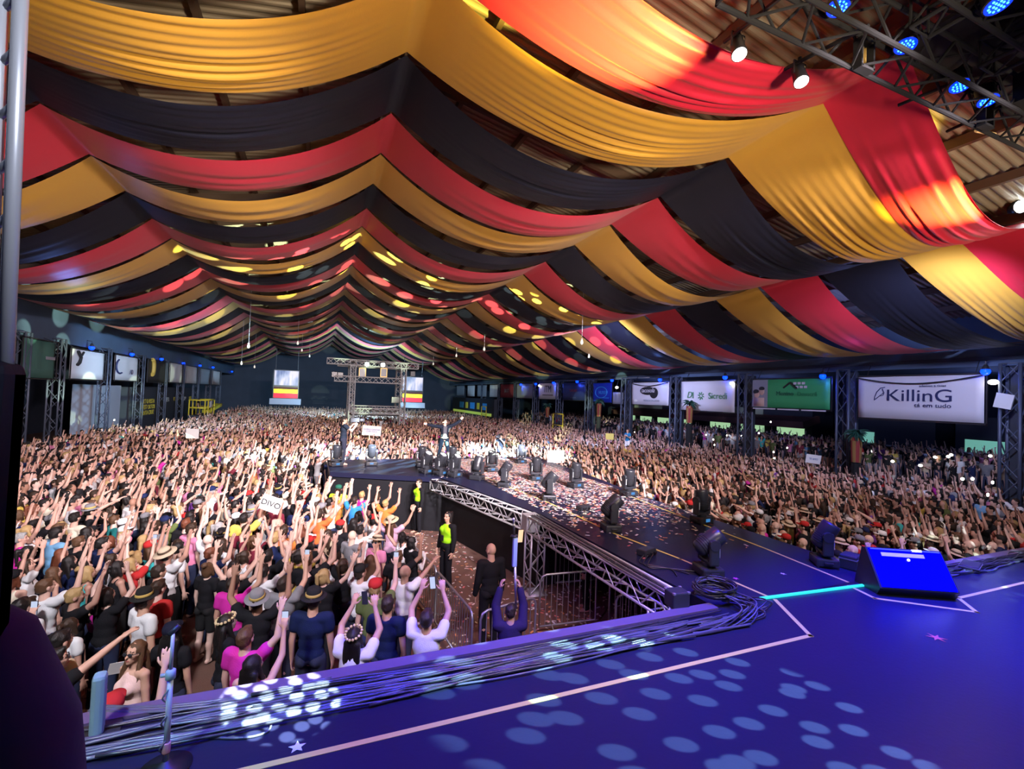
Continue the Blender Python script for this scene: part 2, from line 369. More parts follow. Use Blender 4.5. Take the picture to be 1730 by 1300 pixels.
# ------------------------------------------------------------------ trusses
def truss(b, p0, p1, w_=.30, h=.34, step=.34, r=.024, rd=.013, up=(0, 0, 1)):
    p0 = Vector(p0); p1 = Vector(p1); d = (p1-p0).normalized(); s = d.cross(Vector(up)).normalized(); u = s.cross(d).normalized(); L = (p1-p0).length
    c = [s*w_/2+u*h/2, s*w_/2-u*h/2, -s*w_/2-u*h/2, -s*w_/2+u*h/2]
    for q in c: b.cyl(p0+q, p1+q, r, n=8)
    n = max(2, int(round(L/step))); 
    for a in range(4):
        A, B = c[a], c[(a+1) % 4]
        for i in range(n):
            q0, q1 = (A, B) if i % 2 == 0 else (B, A)
            b.cyl(p0+d*(L*i/n)+q0, p0+d*(L*(i+1)/n)+q1, rd, n=6, caps=False)
        for e in (p0, p1): b.cyl(e+A, e+B, rd, n=6)
    return b
def build_trusses():
    A, B, C_ = Vector((4.90, 5.25, ZS-.20)), Vector((4.78, 9.95, ZS-.20)), Vector((3.62, 15.1, ZS-.20))
    t = empty('catwalk_truss', (A+B)/2, 0, 'silver box truss along the catwalk side nearest the stage', 'truss')
    o = truss(MB(), A-t.location, B-t.location).build('lattice', M_STEEL, t, True)
    b = MB(); b.box((B+Vector((0, .12, 0)))-t.location, (.36, .34, .40), bev=.02); b.build('corner_block', M_STEEL, t)
    for k in range(5):
        b = MB(); x = -.13+.055*k; b.tube([(x+.01*math.sin(i*1.3+k), (A.y-B.y)/2*(1-i/12.*2), .19+.012) for i in range(13)], .014); b.build('cable', M_RUB if k % 2 else M_GALV, t, True)
    t2 = empty('catwalk_truss', (B+C_)/2, 0, 'silver box truss angled outwards below the row of moving heads', 'truss')
    truss(MB(), B-t2.location+Vector((-.04, .3, 0)), C_-t2.location).build('lattice', M_STEEL, t2, True)
    for k, (x, y, lab) in enumerate(((4.78, 9.80, 'upright silver truss leg under the bend of the catwalk truss'), (4.90, 5.55, 'short silver truss leg where the catwalk meets the stage'))):
        b = MB(); truss(b, (x, y, .03), (x, y, ZS-.38), .34, .34, .36, .024, .014, up=(0, 1, 0)); b.box((x, y, .015), (.5, .5, .03)); tag(b.build('truss_leg', M_STEEL, smooth=True), lab, 'truss leg')
    # control tower in the crowd
    g = empty('mixing_tower', (5, 45.5, 0), 0, 'open silver truss gantry with two lamps rising from the crowd', 'gantry')
    def part(name, p0, p1, w_=.5, h=.5, step=.55, up=(0, 0, 1)):
        o = Vector((5, 45.5, 0)); return truss(MB(), Vector(p0)-o, Vector(p1)-o, w_, h, step, .05, .03, up).build(name, M_STEEL, g)
    for x in (2.75, 7.35):
        for y in (45, 48): part('leg', (x, y, 0), (x, y, 6.9), .45, .45, .5, (0, 1, 0))
    part('crossbar', (.5, 45, 7.2), (8.7, 45, 7.15)); part('crossbar', (1.2, 45, 5.65), (7.3, 45, 5.65)); part('crossbar', (2.8, 45, 2.75), (7.3, 45, 2.75)); part('crossbar', (2.8, 48, 2.9), (7.3, 48, 2.9))
    part('crossbar', (1.5, 48, 7.2), (8.0, 48, 7.2)); part('crossbar', (7.35, 45, 7.1), (7.35, 48, 7.1)); part('crossbar', (2.75, 45, 7.1), (2.75, 48, 7.1))
    b = MB(); b.box((0, 1.5, 2.35), (4.5, 3, .1)); b.build('platform', M_DSTEEL, g)
    for i, (px, py) in enumerate(((620, 616), (647, 617))):
        p = PY(px, py, 44.6); h = empty('gantry_lamp', p, 0, ('dazzling white lamp on the gantry crossbar, nearer the pale screen with the crowd sign' if i == 0 else 'dazzling white lamp on the gantry crossbar, nearer its middle'), 'stage lamp', 'lamps on the gantry')
        b = MB(); b.lathe([(.16, .32), (.2, .25), (.22, 0), (.2, -.02)], axis=(0, 1, 0)); b.build('housing', M_BLACK, h, True)
        b = MB(); b.lathe([(.19, -.03), (.19, -.02)], axis=(0, 1, 0)); b.build('lens', mat('lamp_white', (1, 1, 1), emit=(.85, .95, 1), es=30), h)
        b = MB(); b.tube([(-.24, .12, 0), (-.24, .12, .3), (.24, .12, .3), (.24, .12, 0)], .015); b.build('bracket', M_DSTEEL, h)
    for px in (612, 648):
        p = PY(px, 630, 45.1); b = MB(); b.box(p, (.62, .3, .85), bev=.02); o = b.build('lit_panel_box', M_BLACK)
        tag(o, 'box with amber lit frame on the gantry, '+('further from' if px < 630 else 'nearer')+' the video screen', 'lit box', 'amber boxes on the gantry')
        b = MB(); p2 = p-Vector((0, .17, 0))
        for sx, sz, ww, hh in ((0, .4, .6, .06), (0, -.4, .6, .06), (-.28, 0, .06, .8), (.28, 0, .06, .8)): b.box(p2+Vector((sx, 0, sz)), (ww, .02, hh))
        b.build('glowing_frame', mat('amber', (.3, .15, .03), emit=(1, .55, .2), es=1.4), o)
    for px, py, w_, h in ((565, 633, .5, .5), (575, 634, .5, .5), (697, 632, .5, .5), (668, 676, .8, .6)):
        b = MB(); p = PY(px, py, 45.3); b.box(p, (w_, .4, h), bev=.03); tag(b.build('line_array_box', M_BLACK), 'dark box hung under the gantry crossbar at %s' % {565: 'its outermost overhang', 575: 'the inner side of its overhang', 697: 'its short overhang by the screen', 668: 'the foot of its far leg'}[px], 'speaker')
    # stage front truss overhead
    def over(y, z0, x0, x1, lab):
        t = empty('lighting_truss', ((x0+x1)/2, y, z0), 0, lab, 'truss'); h = (x1-x0)/2
        truss(MB(), (-h, 0, 0), (h, 0, .0), .52, .55, .5, .035, .02).build('lattice', M_BLACKM, t); return t
    over(4.0, 9.72, 4.3, 13, 'black lighting truss above the stage edge, nearest the drapes'); over(2.9, 9.85, 6.2, 12.6, 'black lighting truss above the stage, middle of three'); over(2.1, 9.85, 6.6, 12.6, 'black lighting truss above the stage, furthest from the drapes')
    b = MB(); truss(b, (8.9, 1.6, 9.8), (8.9, 3.6, 9.8), .4, .4, .45, .03, .018); truss(b, (11.6, 1.6, 9.8), (11.6, 3.6, 9.8), .4, .4, .45, .03, .018); truss(b, (7.2, 1.9, 9.8), (7.2, 3.6, 9.8), .4, .4, .45, .03, .018)
    b.box((10.6, 3.0, 10.28), (4.8, 2.9, .06)); b.box((9.5, 3.1, 10.25), (1.2, 1.0, .3)); b.box((11.2, 3.2, 10.2), (1.4, .9, .3)); b.box((10.3, 3.55, 9.75), (.5, .4, .45)); tag(b.build('rigging_grid', M_BLACKM), 'black cross braces joining the trusses under an added dark board', 'rigging')  # flat board and boxes added to darken the gaps between the trusses
# ------------------------------------------------------------------ stage lamps
def build_lamps():
    m_blue = mat('blue_led', (.02, .03, .3), .3, emit=(.0, .02, 1), es=3.0); m_cy = mat('cyan_led', (.1, .3, .6), .3, emit=(.05, .45, 1), es=3.2)
    root = None
    spots = [((1417, 8), 4.0, 'over the long outrigger pipe'), ((1530, 73), 4.0, 'above the peak of the nearest red drape'), ((1622, 141), 4.0, 'beside the small slotted bracket'), ((1668, 166), 4.0, 'outermost on the front truss'), ((1685, 2), 2.9, 'on the middle truss')]
    for i, ((px, py), y, wh) in enumerate(spots):
        p = PY(px, py, y); lab = 'black par can with glowing blue LEDs, '+wh
        if root is None:
            root = empty('par_can', p, 0, lab, 'stage lamp', 'blue par cans overhead')
            ax = Vector((-.25, -.05, -1)).normalized()
            b = MB(); b.lathe([(.10, -.22), (.13, -.20), (.135, .0), (.15, .02), (.15, .05)], axis=ax); b.build('housing', M_BLACK, root, True)
            b = MB(); b.lathe([(.135, .045), (.135, .055)], axis=ax); f = b.build('led_face', m_blue, root)
            b = MB(); u, w_, d = frame_of(ax)
            for r_, n in ((0, 1), (.045, 6), (.09, 12)):
                for k in range(n): b.ball(ax*.058+(u*math.cos(2*PI*k/n)+w_*math.sin(2*PI*k/n))*r_, .014, nu=8, nv=5)
            b.build('led_dot', m_cy, f)
            b = MB(); b.tube([u*.16, u*.17-ax*.12, u*.10-ax*.3, -u*.10-ax*.3, -u*.17-ax*.12, -u*.16], .012); b.build('yoke', M_DSTEEL, root)
        else: dup(root, p, .3*i, lab)
    # profile lamps on outrigger pipes
    for px, py, bx, by, lab in ((1243, 100, 1310, 4, 'white lit theatre lamp on an outrigger pipe, nearest the first yellow drape'), (1347, 148, 1440, 62, 'white lit theatre lamp on an outrigger pipe, in front of the red drape dip')):
        base = PY(bx, by, 4.0); tip = PY(px+4, py-38, 4.95); t = empty('theatre_lamp', tip, 0, lab, 'stage lamp', 'white theatre lamps')
        l = Vector((0, 0, 0)); d = (Vector((-.18, -.34, -.92))).normalized()
        b = MB(); c = Vector((0, 0, -.16)); b.lathe([(.06, -.20), (.09, -.16), (.10, .1), (.11, .14), (.11, .17)], c, d); b.build('housing', M_BLACK, t, True)
        b = MB(); b.lathe([(.098, .165), (.098, .175)], c, d); b.build('lens', mat('lamp_white2', (1, 1, 1), emit=(1, 1, .97), es=12), t)
        b = MB(); b.tube([c+Vector((-.125, 0, 0)), c+Vector((-.125, 0, .2)), c+Vector((.125, 0, .2)), c+Vector((.125, 0, 0))], .014); b.cyl((0, 0, .02), (0, 0, .12), .03); b.build('yoke', M_DSTEEL, t)
        b = MB(); b.tube([base-tip+Vector((0, -.2, 0)), Vector((0, .25, .10))], .03); b.build('outrigger_pipe', M_BLACKM, t)
        b = MB(); b.tube([(.05, 0, .1), (.13, .0, -.02), (.10, .05, -.2), (.04, .1, -.24)], .01); b.build('cord', mat('cream_cord', (.6, .5, .3), .6), t, True)
    for px0, py0, px1, py1, lab in ((1640, 128, 1517, 178, 'bare black outrigger pipe across the nearest red drape'), (1690, 180, 1600, 222, 'bare black outrigger pipe near the outermost par can')):
        b = MB(); b.tube([PY(px0, py0, 4.0), PY(px1, py1, 4.9)], .028); tag(b.build('outrigger_pipe', M_BLACKM), lab, 'pipe')
    p = PY(1665, 224, 5.0); b = MB(); b.cyl(p+Vector((-.35, 0, -.05)), p+Vector((.35, 0, .05)), .035); tag(b.build('fluorescent_tube', mat('tube_cream', (.8, .6, .3), .5, emit=(1, .6, .25), es=.25)), 'cream tube lamp hanging past the outermost par can', 'tube lamp')
    for px, py, lab in ((1460, 95, 'slotted black bracket under the front truss, beside the drape peak'), (1665, 195, 'slotted black bracket under the front truss, by the outermost par can')):
        p = PY(px, py, 4.15); t = empty('slotted_bracket', p, 0, lab, 'bracket'); b = MB()
        for s in (-1, 1): b.box((s*.13, 0, 0), (.035, .12, .42))
        b.box((0, 0, -.2), (.3, .12, .04)); b.box((0, 0, .2), (.3, .12, .04)); b.build('frame', M_BLACKM, t)
        b = MB()
        for k in range(4): b.box((-.075+.05*k, .03, 0), (.018, .02, .32))
        b.build('slats', mat('gilt_slat', (.6, .42, .12), .4, .3), t)
    # bright lamp past the end of the red drape
    p = PY(1722, 350, 6.0); t = empty('flood_lamp', p, 0, 'glaring white flood lamp beyond the end of the nearest red drape', 'stage lamp')
    b = MB(); b.lathe([(.12, .2), (.17, 0), (.17, -.02)], axis=(.4, .8, .1)); b.build('housing', M_BLACK, t, True); b = MB(); b.lathe([(.15, -.03), (.15, -.02)], axis=(.4, .8, .1)); b.build('lens', MATS['lamp_white'], t)
    b = MB(); b.cyl((0, 0, .1), (0, 0, 1.6), .02); b.build('drop_pipe', M_BLACKM, t)
    # blue lamps over the banners
    m_b2 = mat('blue_lamp', (.02, .05, .5), .3, emit=(.0, .03, 1), es=5)
    def wall_lamp(p, lab, side, first=[None]):
        if first[0] is None:
            t = empty('wall_lamp', p, 0, lab, 'wall lamp', 'blue lamps above the banners')
            b = MB(); b.ball((0, 0, 0), .15, nu=14, nv=9); b.build('bulb', m_b2, t, True)
            b = MB(); b.lathe([(.05, .28), (.10, .16), (.13, .06), (.13, .05)]); b.build('housing', M_BLACK, t, True)
            b = MB(); b.tube([(0, 0, .26), (0, 0, .4), (.25, 0, .45)], .015); b.build('bracket', M_DSTEEL, t); first[0] = t; return t
        return dup(first[0], p, 0 if side > 0 else PI, lab)
    nth = ['nearest', 'second', 'third', 'fourth', 'fifth', 'sixth', 'seventh', 'eighth', 'ninth']
    for i, (px, py) in enumerate(((1665, 628), (1390, 636), (1225, 638), (1115, 642), (1034, 643), (975, 645), (935, 647), (905, 649), (880, 650))):
        p = PX(px, py, 23.75); wall_lamp(p, 'glowing blue lamp over the bar side banners, %s from the stage' % nth[i], 1)
        l = spot(p+Vector((-.25, 0, -.2)), (p.x+.25, p.y-1.5, 5.0), 55, (.05, .12, 1), 130, .9, .1)
    for i, (px, py) in enumerate(((155, 588), (223, 599), (273, 607), (310, 614), (338, 618), (360, 621), (392, 628), (403, 630))):
        p = PX(px, py, -13.35); wall_lamp(p, 'glowing blue lamp over the banners on the black box side, %s from the stage' % nth[i], -1)
    m_w = mat('warm_bulb', (1, 1, 1), emit=(1, .93, .75), es=9)
    for i, (px, py, lab) in enumerate(((1678, 646, 'beside the nearest blue wall lamp'), (1237, 648, 'beside the banner with the pinwheel logo'), (1042, 655, 'beside the blue banner'), (911, 652, 'beside the square banner with tall letters'))):
        p = PX(px, py, 23.7); t = empty('bulkhead_lamp', p, 0, 'small white lamp '+lab, 'wall lamp', 'white lamps between banners'); b = MB(); b.ball((0, 0, 0), (.12, .16, .10)); b.build('bulb', m_w, t, True); b = MB(); b.box((.15, 0, .05), (.15, .2, .12), bev=.02); b.build('mount', M_DSTEEL, t)
    # pendant bulbs
    m_p = mat('pendant_glass', (.85, .83, .75), .2, emit=(1, .95, .8), es=.6); root = None
    for i, (px, py, y, lab) in enumerate(((983, 578, 21, 'between the second and third drape rows over the catwalk side'), (818, 590, 33, 'over the crowd beyond the singer'), (1219, 575, 24, 'in front of the drapes by the bar wall'), (503, 580, 42, 'closest of three before the far drapes'), (510, 592, 52, 'middle of three before the far drapes'), (523, 602, 63, 'furthest of three before the far drapes'), (408, 614, 44, 'over the yellow railing platform'), (430, 620, 55, 'between the railing platform and the screen'), (771, 601, 42, 'above the square screen side of the crowd'), (732, 615, 52, 'low among the last drapes'), (420, 585, 34, 'where the drapes meet the side wall of boxes'), (995, 602, 30, 'close to the banner wall'))):
        p = PY(px, py, y); L = 1.2 if i else 1.6; lab = 'white bulb on a cord, '+lab
        if root is None:
            root = empty('pendant_bulb', p, 0, lab, 'pendant lamp', 'pendant bulbs')
            b = MB(); b.lathe([(.02, .20), (.05, .17), (.06, .12)]); b.build('socket', mat('socket_cream', (.7, .68, .6), .5), root, True); b = MB(); b.lathe([(.045, .13), (.08, .0), (.08, -.07), (.05, -.13), (.01, -.15)]); b.build('bulb', m_p, root, True)
            b = MB(); b.cyl((0, 0, .18), (0, 0, 3.6), .012, n=6); b.build('cord', M_GALV, root)
        else: dup(root, p, 0, lab)
# ================================================================== hall sides
def build_sides():
    m_col = mat('column_steel', (.10, .12, .18), .5, .4)
    nth = ['nearest', 'second', 'third', 'fourth', 'fifth', 'sixth', 'seventh', 'eighth', 'ninth', 'tenth', 'eleventh']
    for i, y in enumerate((8.9, 14.9, 20.8, 26.8, 32.8, 38.6, 44.6, 50.6, 56.6, 62.6, 70)):
        t = empty('lattice_column', (24.1, y, 0), 0, 'dark lattice column along the bar side, %s from the stage' % nth[i], 'column', 'columns along the bar side')
        b = MB(); truss(b, (0, 0, .0), (0, 0, 6.5), .55, .55, .7, .06, .025, up=(0, 1, 0)); b.build('lattice', m_col, t, True)
        if i < 6: b = MB(); b.box((.45, .0, 3.2), (.35, .4, 6.4)); b.build('post', mat('post_dark', (.03, .035, .05), .7), t)
    for i, y in enumerate((30, 33.4, 39.6, 46.2, 52.3, 58.3, 64.8, 71.5, 78)):
        t = empty('lattice_column', (-13.5, y, 0), 0, 'dark lattice column along the black box side, %s from the stage' % nth[i], 'column', 'columns along the box side')
        b = MB(); truss(b, (0, 0, .0), (0, 0, 6.8), .5, .5, .7, .05, .022, up=(0, 1, 0)); b.build('lattice', m_col, t, True)
    W = mat('banner_white', (.74, .72, .80), .6); N = mat('banner_navy', (.02, .03, .12), .6); K = mat('banner_ink', (.02, .02, .025), .6); G = mat('banner_green', (.05, .42, .16), .6)
    BL = mat('banner_blue', (.01, .04, .55), .6); LB = mat('banner_light_blue', (.05, .35, .9), .6); GR = mat('banner_grey', (.30, .32, .40), .6); OR = mat('banner_orange', (.75, .25, .12), .6)
    DG = mat('banner_dark_green', (.02, .16, .10), .6); GN = mat('logo_green', (.10, .30, .16), .6); RD = mat('banner_red', (.28, .04, .06), .6); SK = mat('print_skin', (.65, .45, .38), .6)
    RT = (PI/2, 0, -PI/2)      # lettering that faces the hall from the bar side
    LT = (PI/2, 0, PI/2)
    def banner(x, y0, y1, z0, z1, m, lab, side):
        t = empty('advertising_banner', (x, (y0+y1)/2, (z0+z1)/2), 0, lab, 'banner'); w_, h = abs(y1-y0), z1-z0
        n = 16; v = []; f = []
        for i in range(n+1):
            for j in range(5):
                yy = -w_/2+w_*i/n; v.append((.03*math.sin(i*1.1)*(j/4.)-.02, yy, -h/2+h*j/4-.0*i))
        for i in range(n): f += [(i*5+j, i*5+j+1, i*5+6+j, i*5+5+j) for j in range(4)]
        b = MB(); b.add(v, f); o = b.build('sheet', m, t, True)
        so = o.modifiers.new('solid', 'SOLIDIFY'); so.thickness = .012
        b = MB()
        for yy in (-w_/2-.05, w_/2+.05): b.box((.05, yy, 0), (.05, .05, h+.2))
        for zz in (-h/2-.05, h/2+.05): b.box((.05, 0, zz), (.05, w_+.15, .05))
        b.build('frame', M_DSTEEL, t); b = MB(); wx = .38 if x > 0 else -.45
        for yy in (-w_/2+.3, w_/2-.3): b.tube([(.05, yy, h/2+.05), (wx, yy, max(h/2+.12, 6.75-(z0+z1)/2))], .014)
        b.build('hanger', M_DSTEEL, t); return t
    def tx(t, s, size, m, dy, dz, side=1, sx=1, shear=0):
        return text('lettering', s, size, m, t, (-.07*side, -dy*side if side > 0 else dy, dz), RT if side > 0 else LT, sx=sx, shear=shear)
    X = 23.9
    t = banner(X, 9.65, 14.2, 4.2, 6.1, W, 'large white banner with navy lettering and a leaf outline', 1)
    tx(t, 'KillinG', .74, N, .12, .08, sx=1.2); tx(t, 't\u00e1 em tudo', .24, N, .64, -.32, sx=1.2); tx(t, 'adesivos e tintas', .14, N, .64, .52)
    b = MB(); b.tube([(-.07, -u, z-.03) for u, z in ((-1.57, -.1), (-1.55, .06), (-1.47, .28), (-1.30, .47), (-1.13, .50))], .018, n=5); b.tube([(-.07, -u, z-.03) for u, z in ((-1.54, -.06), (-1.36, .10), (-1.17, .26), (-1.25, .42))], .015, n=5); b.tube([(-.07, -u, z-.03) for u, z in ((-1.36, .10), (-1.2, .14), (-1.17, .26))], .015, n=5); b.build('leaf_outline', N, t)
    b = MB(); b.tube([(-.15, -2.3+4.6*i/14, .92-.30*math.sin(PI*i/14)) for i in range(15)], .025, n=6); b.build('loose_cord', M_BLACKM, t, True)
    t = banner(X, 15.55, 20.1, 4.5, 6.1, G, 'green banner with a family picture and a dark roof logo', 1)
    tx(t, 'Menino', .34, DG, -.18, -.0, sx=1.05); tx(t, 'Deuscr\u00ea', .32, mat('ink_dim_green', (.03, .30, .12)), 1.1, -.02)
    b = MB(); b.box((-.06, 1.75, 0), (.02, 1.0, 1.58)); b.build('picture_panel', GR, t)
    b = MB(); b.ball((-.075, 1.95, -.05), (.02, .19, .22)); b.ball((-.075, 1.62, .12), (.02, .18, .22)); b.box((-.072, 1.8, -.5), (.02, .7, .5)); o = b.build('pictured_faces', SK, t, True)
    b = MB(); b.ball((-.08, 2.0, .10), (.02, .2, .14)); b.ball((-.08, 1.62, .28), (.02, .19, .12)); b.build('pictured_hair', K, t, True)
    b = MB(); 
    for (y0, z0, y1, z1) in ((.25, .32, -.15, .62), (-.15, .62, -.55, .30)): b.tube([(-.08, y0, z0), (-.08, y1, z1)], .05, n=4)
    b.build('roof_logo', K, t); b = MB()
    for i in range(3):
        for j in range(2): b.box((-.08, -.42-.24*i-.12*(1-j), .36+.2*j), (.02, .17, .13))
    b.build('tile_logo', W, t); b = MB()
    for y0, y1 in ((.75, 2.2), (-.65, .6), (-2.1, -.8)): b.box((-.06, (y0+y1)/2, -.88), (.03, y1-y0, .07))
    b.build('white_strip', W, t)
    t = banner(X, 21.4, 26.0, 4.1, 6.1, W, 'white banner with green pinwheel logo and grey lettering', 1)
    tx(t, 'Sicredi', .58, GN, 1.0, 0); tx(t, 'D', .62, GN, -1.5, .05, shear=.3); tx(t, 'l', .62, GN, -1.15, .02)
    b = MB()
    for k in range(8): a = k*PI/4; b.tube([(-.07, .42+.10*math.cos(a), .10*math.sin(a)), (-.07, .42+.27*math.cos(a+.25), .27*math.sin(a+.25))], .035, n=5)
    b.build('pinwheel_logo', GN, t)
    t = banner(X, 27.3, 31.7, 4.35, 6.1, W, 'white banner with lettering on a black rounded blob', 1)
    b = MB(); b.ball((-.05, .2, .22), (.03, .95, .32)); b.ball((-.05, -.55, .05), (.03, .5, .42)); b.build('black_blob', K, t, True)
    text('lettering', 'tacosola', .48, W, t, (-.11, .10, .24), RT, shear=.2); tx(t, 'MODA & CAL\u00c7ADOS', .20, GR, .3, -.55)
    b = MB(); b.ball((-.05, 1.65, -.58), (.02, .22, .1)); b.build('white_mark', mat('pure_white', (.9, .9, .9)), t, True)
    b = MB(); b.tube([(-.15, -2.2+4.4*i/14, .85-.25*math.sin(PI*i/14)) for i in range(15)], .025, n=6); b.build('loose_cord', M_BLACKM, t, True)
    t = banner(X, 34.6, 37.6, 4.4, 6.15, BL, 'bright blue banner with a light outlined oval logo', 1)
    tx(t, 'NUXEN', .42, LB, .2, .0, shear=.15); b = MB(); b.tube([(-.07, .1+.95*math.cos(a), .02+.5*math.sin(a)) for a in np.linspace(0, 2*PI, 22)], .035, n=5); b.build('oval_outline', LB, t); b = MB(); b.box((-.06, -.6, -.48), (.02, 1.1, .06)); b.box((-.06, 1.0, -.75), (.02, .7, .06)); b.build('light_line', LB, t)
    t = banner(X, 32.9, 34.4, 4.3, 5.3, GR, 'small mauve grey banner next to the bright blue banner', 1)
    t = banner(X, 38.9, 43.6, 4.5, 6.2, N, 'dark navy banner with faint grey lettering', 1); tx(t, 'CIAPLAST', .35, RD, 0, .1); tx(t, '_______', .3, GR, 0, -.5)
    t = banner(X, 44.6, 49.4, 4.5, 6.3, W, 'white banner with three tall black letters', 1); tx(t, 'ITM', 1.1, K, 0, .2); b = MB(); b.box((-.06, 0, -.45), (.02, 2.6, .08)); b.build('black_line', K, t)
    t = banner(X, 50.8, 56.2, 4.5, 6.3, GR, 'plain pale grey banner beyond the three tall letters', 1)
    t = banner(X, 57.0, 62.0, 4.5, 6.3, RD, 'dark red banner with upright pale marks', 1); tx(t, 'BRUT', .7, GR, 0, 0)
    for i, (y0, y1) in enumerate(((63, 66.5), (68, 72.5), (74, 78), (80, 85))): banner(X, y0, y1, 4.5, 6.3, GR if i % 2 else W, ['white banner after the dark red banner', 'mauve grey banner, third from the back of the bar side', 'white banner, second from the back of the bar side', 'grey banner, last at the back of the bar side'][i], 1)
    # black box side
    X = -13.25
    t = banner(X, 29.5, 32.6, 4.6, 6.5, mat('banner_sea_green', (.06, .17, .15), .6), 'dark sea green banner behind the metal pole', -1); b = MB(); b.box((.06, .9, .1), (.02, .9, .16)); b.build('pale_line', GR, t)
    t = banner(X, 34.2, 38.8, 4.65, 6.38, W, 'white banner with dark antler shape, beside the sea green banner', -1); b = MB(); b.tube([(.07, -1.6, .75), (.07, -1.2, .4), (.07, -1.35, .1), (.07, -1.6, -.05)], .09, n=6); b.tube([(.07, -1.2, .45), (.07, -.9, .75)], .06, n=6); b.build('dark_shape', K, t)
    t = banner(X, 40.4, 45.0, 4.7, 6.45, W, 'white banner with a curved dark swirl logo', -1); b = MB(); b.tube([(.07, -1.5+.7*math.cos(a), .1+.5*math.sin(a)) for a in np.linspace(2, 5.2, 12)], .06, n=6); b.build('swirl', N, t); tx(t, 'AD', .5, N, .7, -.25, -1)
    t = banner(X, 47.0, 52.0, 4.7, 6.55, K, 'black banner with a yellow crescent logo', -1); b = MB(); b.tube([(.07, -1.5+.35*math.cos(a), .3+.65*math.sin(a)) for a in np.linspace(-1.5, 1.6, 10)], .16, n=6); b.build('crescent', mat('gold_print', (.6, .4, .08)), t)
    for i, (y0, y1) in enumerate(((53.2, 57.8), (59.0, 64.0), (65.4, 71), (72.3, 77.5))): banner(X, y0, y1, 4.75, 6.6, W if i != 2 else GR, ['pale banner next to the yellow crescent banner', 'pale banner, second past the yellow crescent banner', 'grey banner, third past the yellow crescent banner', 'pale banner, last on the black box side'][i], -1)
    # black boxes with yellow writing
    m_box = mat('box_panel', (.022, .03, .05), .55); Y_ = mat('yellow_print', (.75, .62, .06), .5); m_y = mat('yellow_paint', (.75, .62, .05), .45)
    for i, (y0, y1, z0, z1, lab) in enumerate(((46.9, 53.4, .3, 4.2, 'black container with three lines of yellow writing'), (53.6, 69, .3, 4.25, 'long black container behind the yellow railing'), (41.5, 44.2, .3, 4.3, 'narrow grey blue cabin door unit'))):
        t = empty('container', (-14.95, (y0+y1)/2, 0), 0, lab, 'container'); b = MB(); b.box((0, 0, (z0+z1)/2), (1.9, y1-y0, z1-z0), bev=.04); b.build('shell', m_box if i < 2 else GR, t)
        if i == 0:
            for k, s in enumerate(('OKT O FESTA', 'A FEST OKTOB', 'SANTA CRUZ')): text('lettering', s, .55, Y_, t, (.98, .2, 2.95-.5*k), LT)
        if i == 1:
            for k, s in enumerate(('BEER', 'FOOD', 'CHOPP', 'BEER')): text('lettering', s, .6, mat('print_grey', (.45, .48, .52)) if k % 2 == 0 else Y_, t, (.98, -5.4+3.0*k, 3.0), LT)
        b = MB(); b.box((.6, 0, .15), (1.2, y1-y0, .3)); b.build('base_band', m_y, t)
    t = empty('railing_platform', (-12.4, 59.5, 0), 0, 'yellow steel railing on a small raised platform by the black containers', 'railing'); b = MB()
    for y in (-2.3, -.8, .8, 2.3): b.cyl((0, y, 1.4), (0, y, 3.0), .06); b.cyl((1.4, y, 1.4), (1.4, y, 3.0), .06)
    for z in (2.2, 3.0):
        b.cyl((0, -2.3, z), (0, 2.3, z), .06); b.cyl((1.4, -2.3, z), (1.4, 2.3, z), .06); b.cyl((0, -2.3, z), (1.4, -2.3, z), .06); b.cyl((0, 2.3, z), (1.4, 2.3, z), .06)
    b.build('rails', m_y, t, True); b = MB(); b.box((.7, 0, .7), (1.5, 4.8, 1.4)); b.build('platform', m_box, t); b = MB(); b.box((1.5, 0, 2.55), (.03, 1.1, .7)); b.build('notice', M_WHITEP, t)
    b = MB(); b.box((-11.9, 66, 1.9), (.8, 7, .35), Matrix.Rotation(.08, 3, 'X')); tag(b.build('ramp_board', m_y), 'yellow sloping board past the railing platform', 'board')
    for yy, lab in ((62, 'yellow railing frame near the back, by the bar side'), (40, 'small yellow railing frame below the square banner')):
        b = MB(); x = 21.5
        for dy in (-1, 1):
            b.cyl((x, yy+dy, 1.0), (x, yy+dy, 3.1), .06)
        for z in (2.0, 3.1): b.cyl((x, yy-1, z), (x, yy+1, z), .06)
        b.cyl((x, yy-1, .0), (x, yy-1, 1.1), .06); b.cyl((x, yy+1, .0), (x, yy+1, 1.1), .06); tag(b.build('railing', m_y, smooth=True), lab, 'railing')
    t = empty('counter_wall', (22.9, 72, 0), 0, 'long dark counter wall with square signs near the back of the bar side', 'counter'); b = MB(); b.box((0, 0, 2.1), (.5, 22, 4.2)); b.build('panel', m_box, t)
    for k, (yy, m, ww) in enumerate(((-7, LB, 1.8), (-4, Y_, 1.2), (-1, LB, 2.2), (2, Y_, 1.2), (5, LB, 2.2))): b = MB(); b.box((-.28, yy, 3.0), (.05, ww, 1.0)); b.build('square_sign', m, t)
    b = MB(); b.box((-.3, 0, 1.9), (.1, 20, .4)); b.build('lit_ledge', mat('lime_ledge', (.4, .5, .1), .5, emit=(.35, .5, .08), es=.5), t)
    # screens
    m_scr = bpy.data.materials.new('video_screen'); m_scr.use_nodes = True; nt = m_scr.node_tree; bs = nt.nodes['Principled BSDF']
    tc = nt.nodes.new('ShaderNodeTexCoord'); mp = nt.nodes.new('ShaderNodeMapping'); mp.inputs['Scale'].default_value = (1.5, 1, .45); nz = nt.nodes.new('ShaderNodeTexNoise'); nz.inputs['Scale'].default_value = .9; nz.inputs['Detail'].default_value = 2
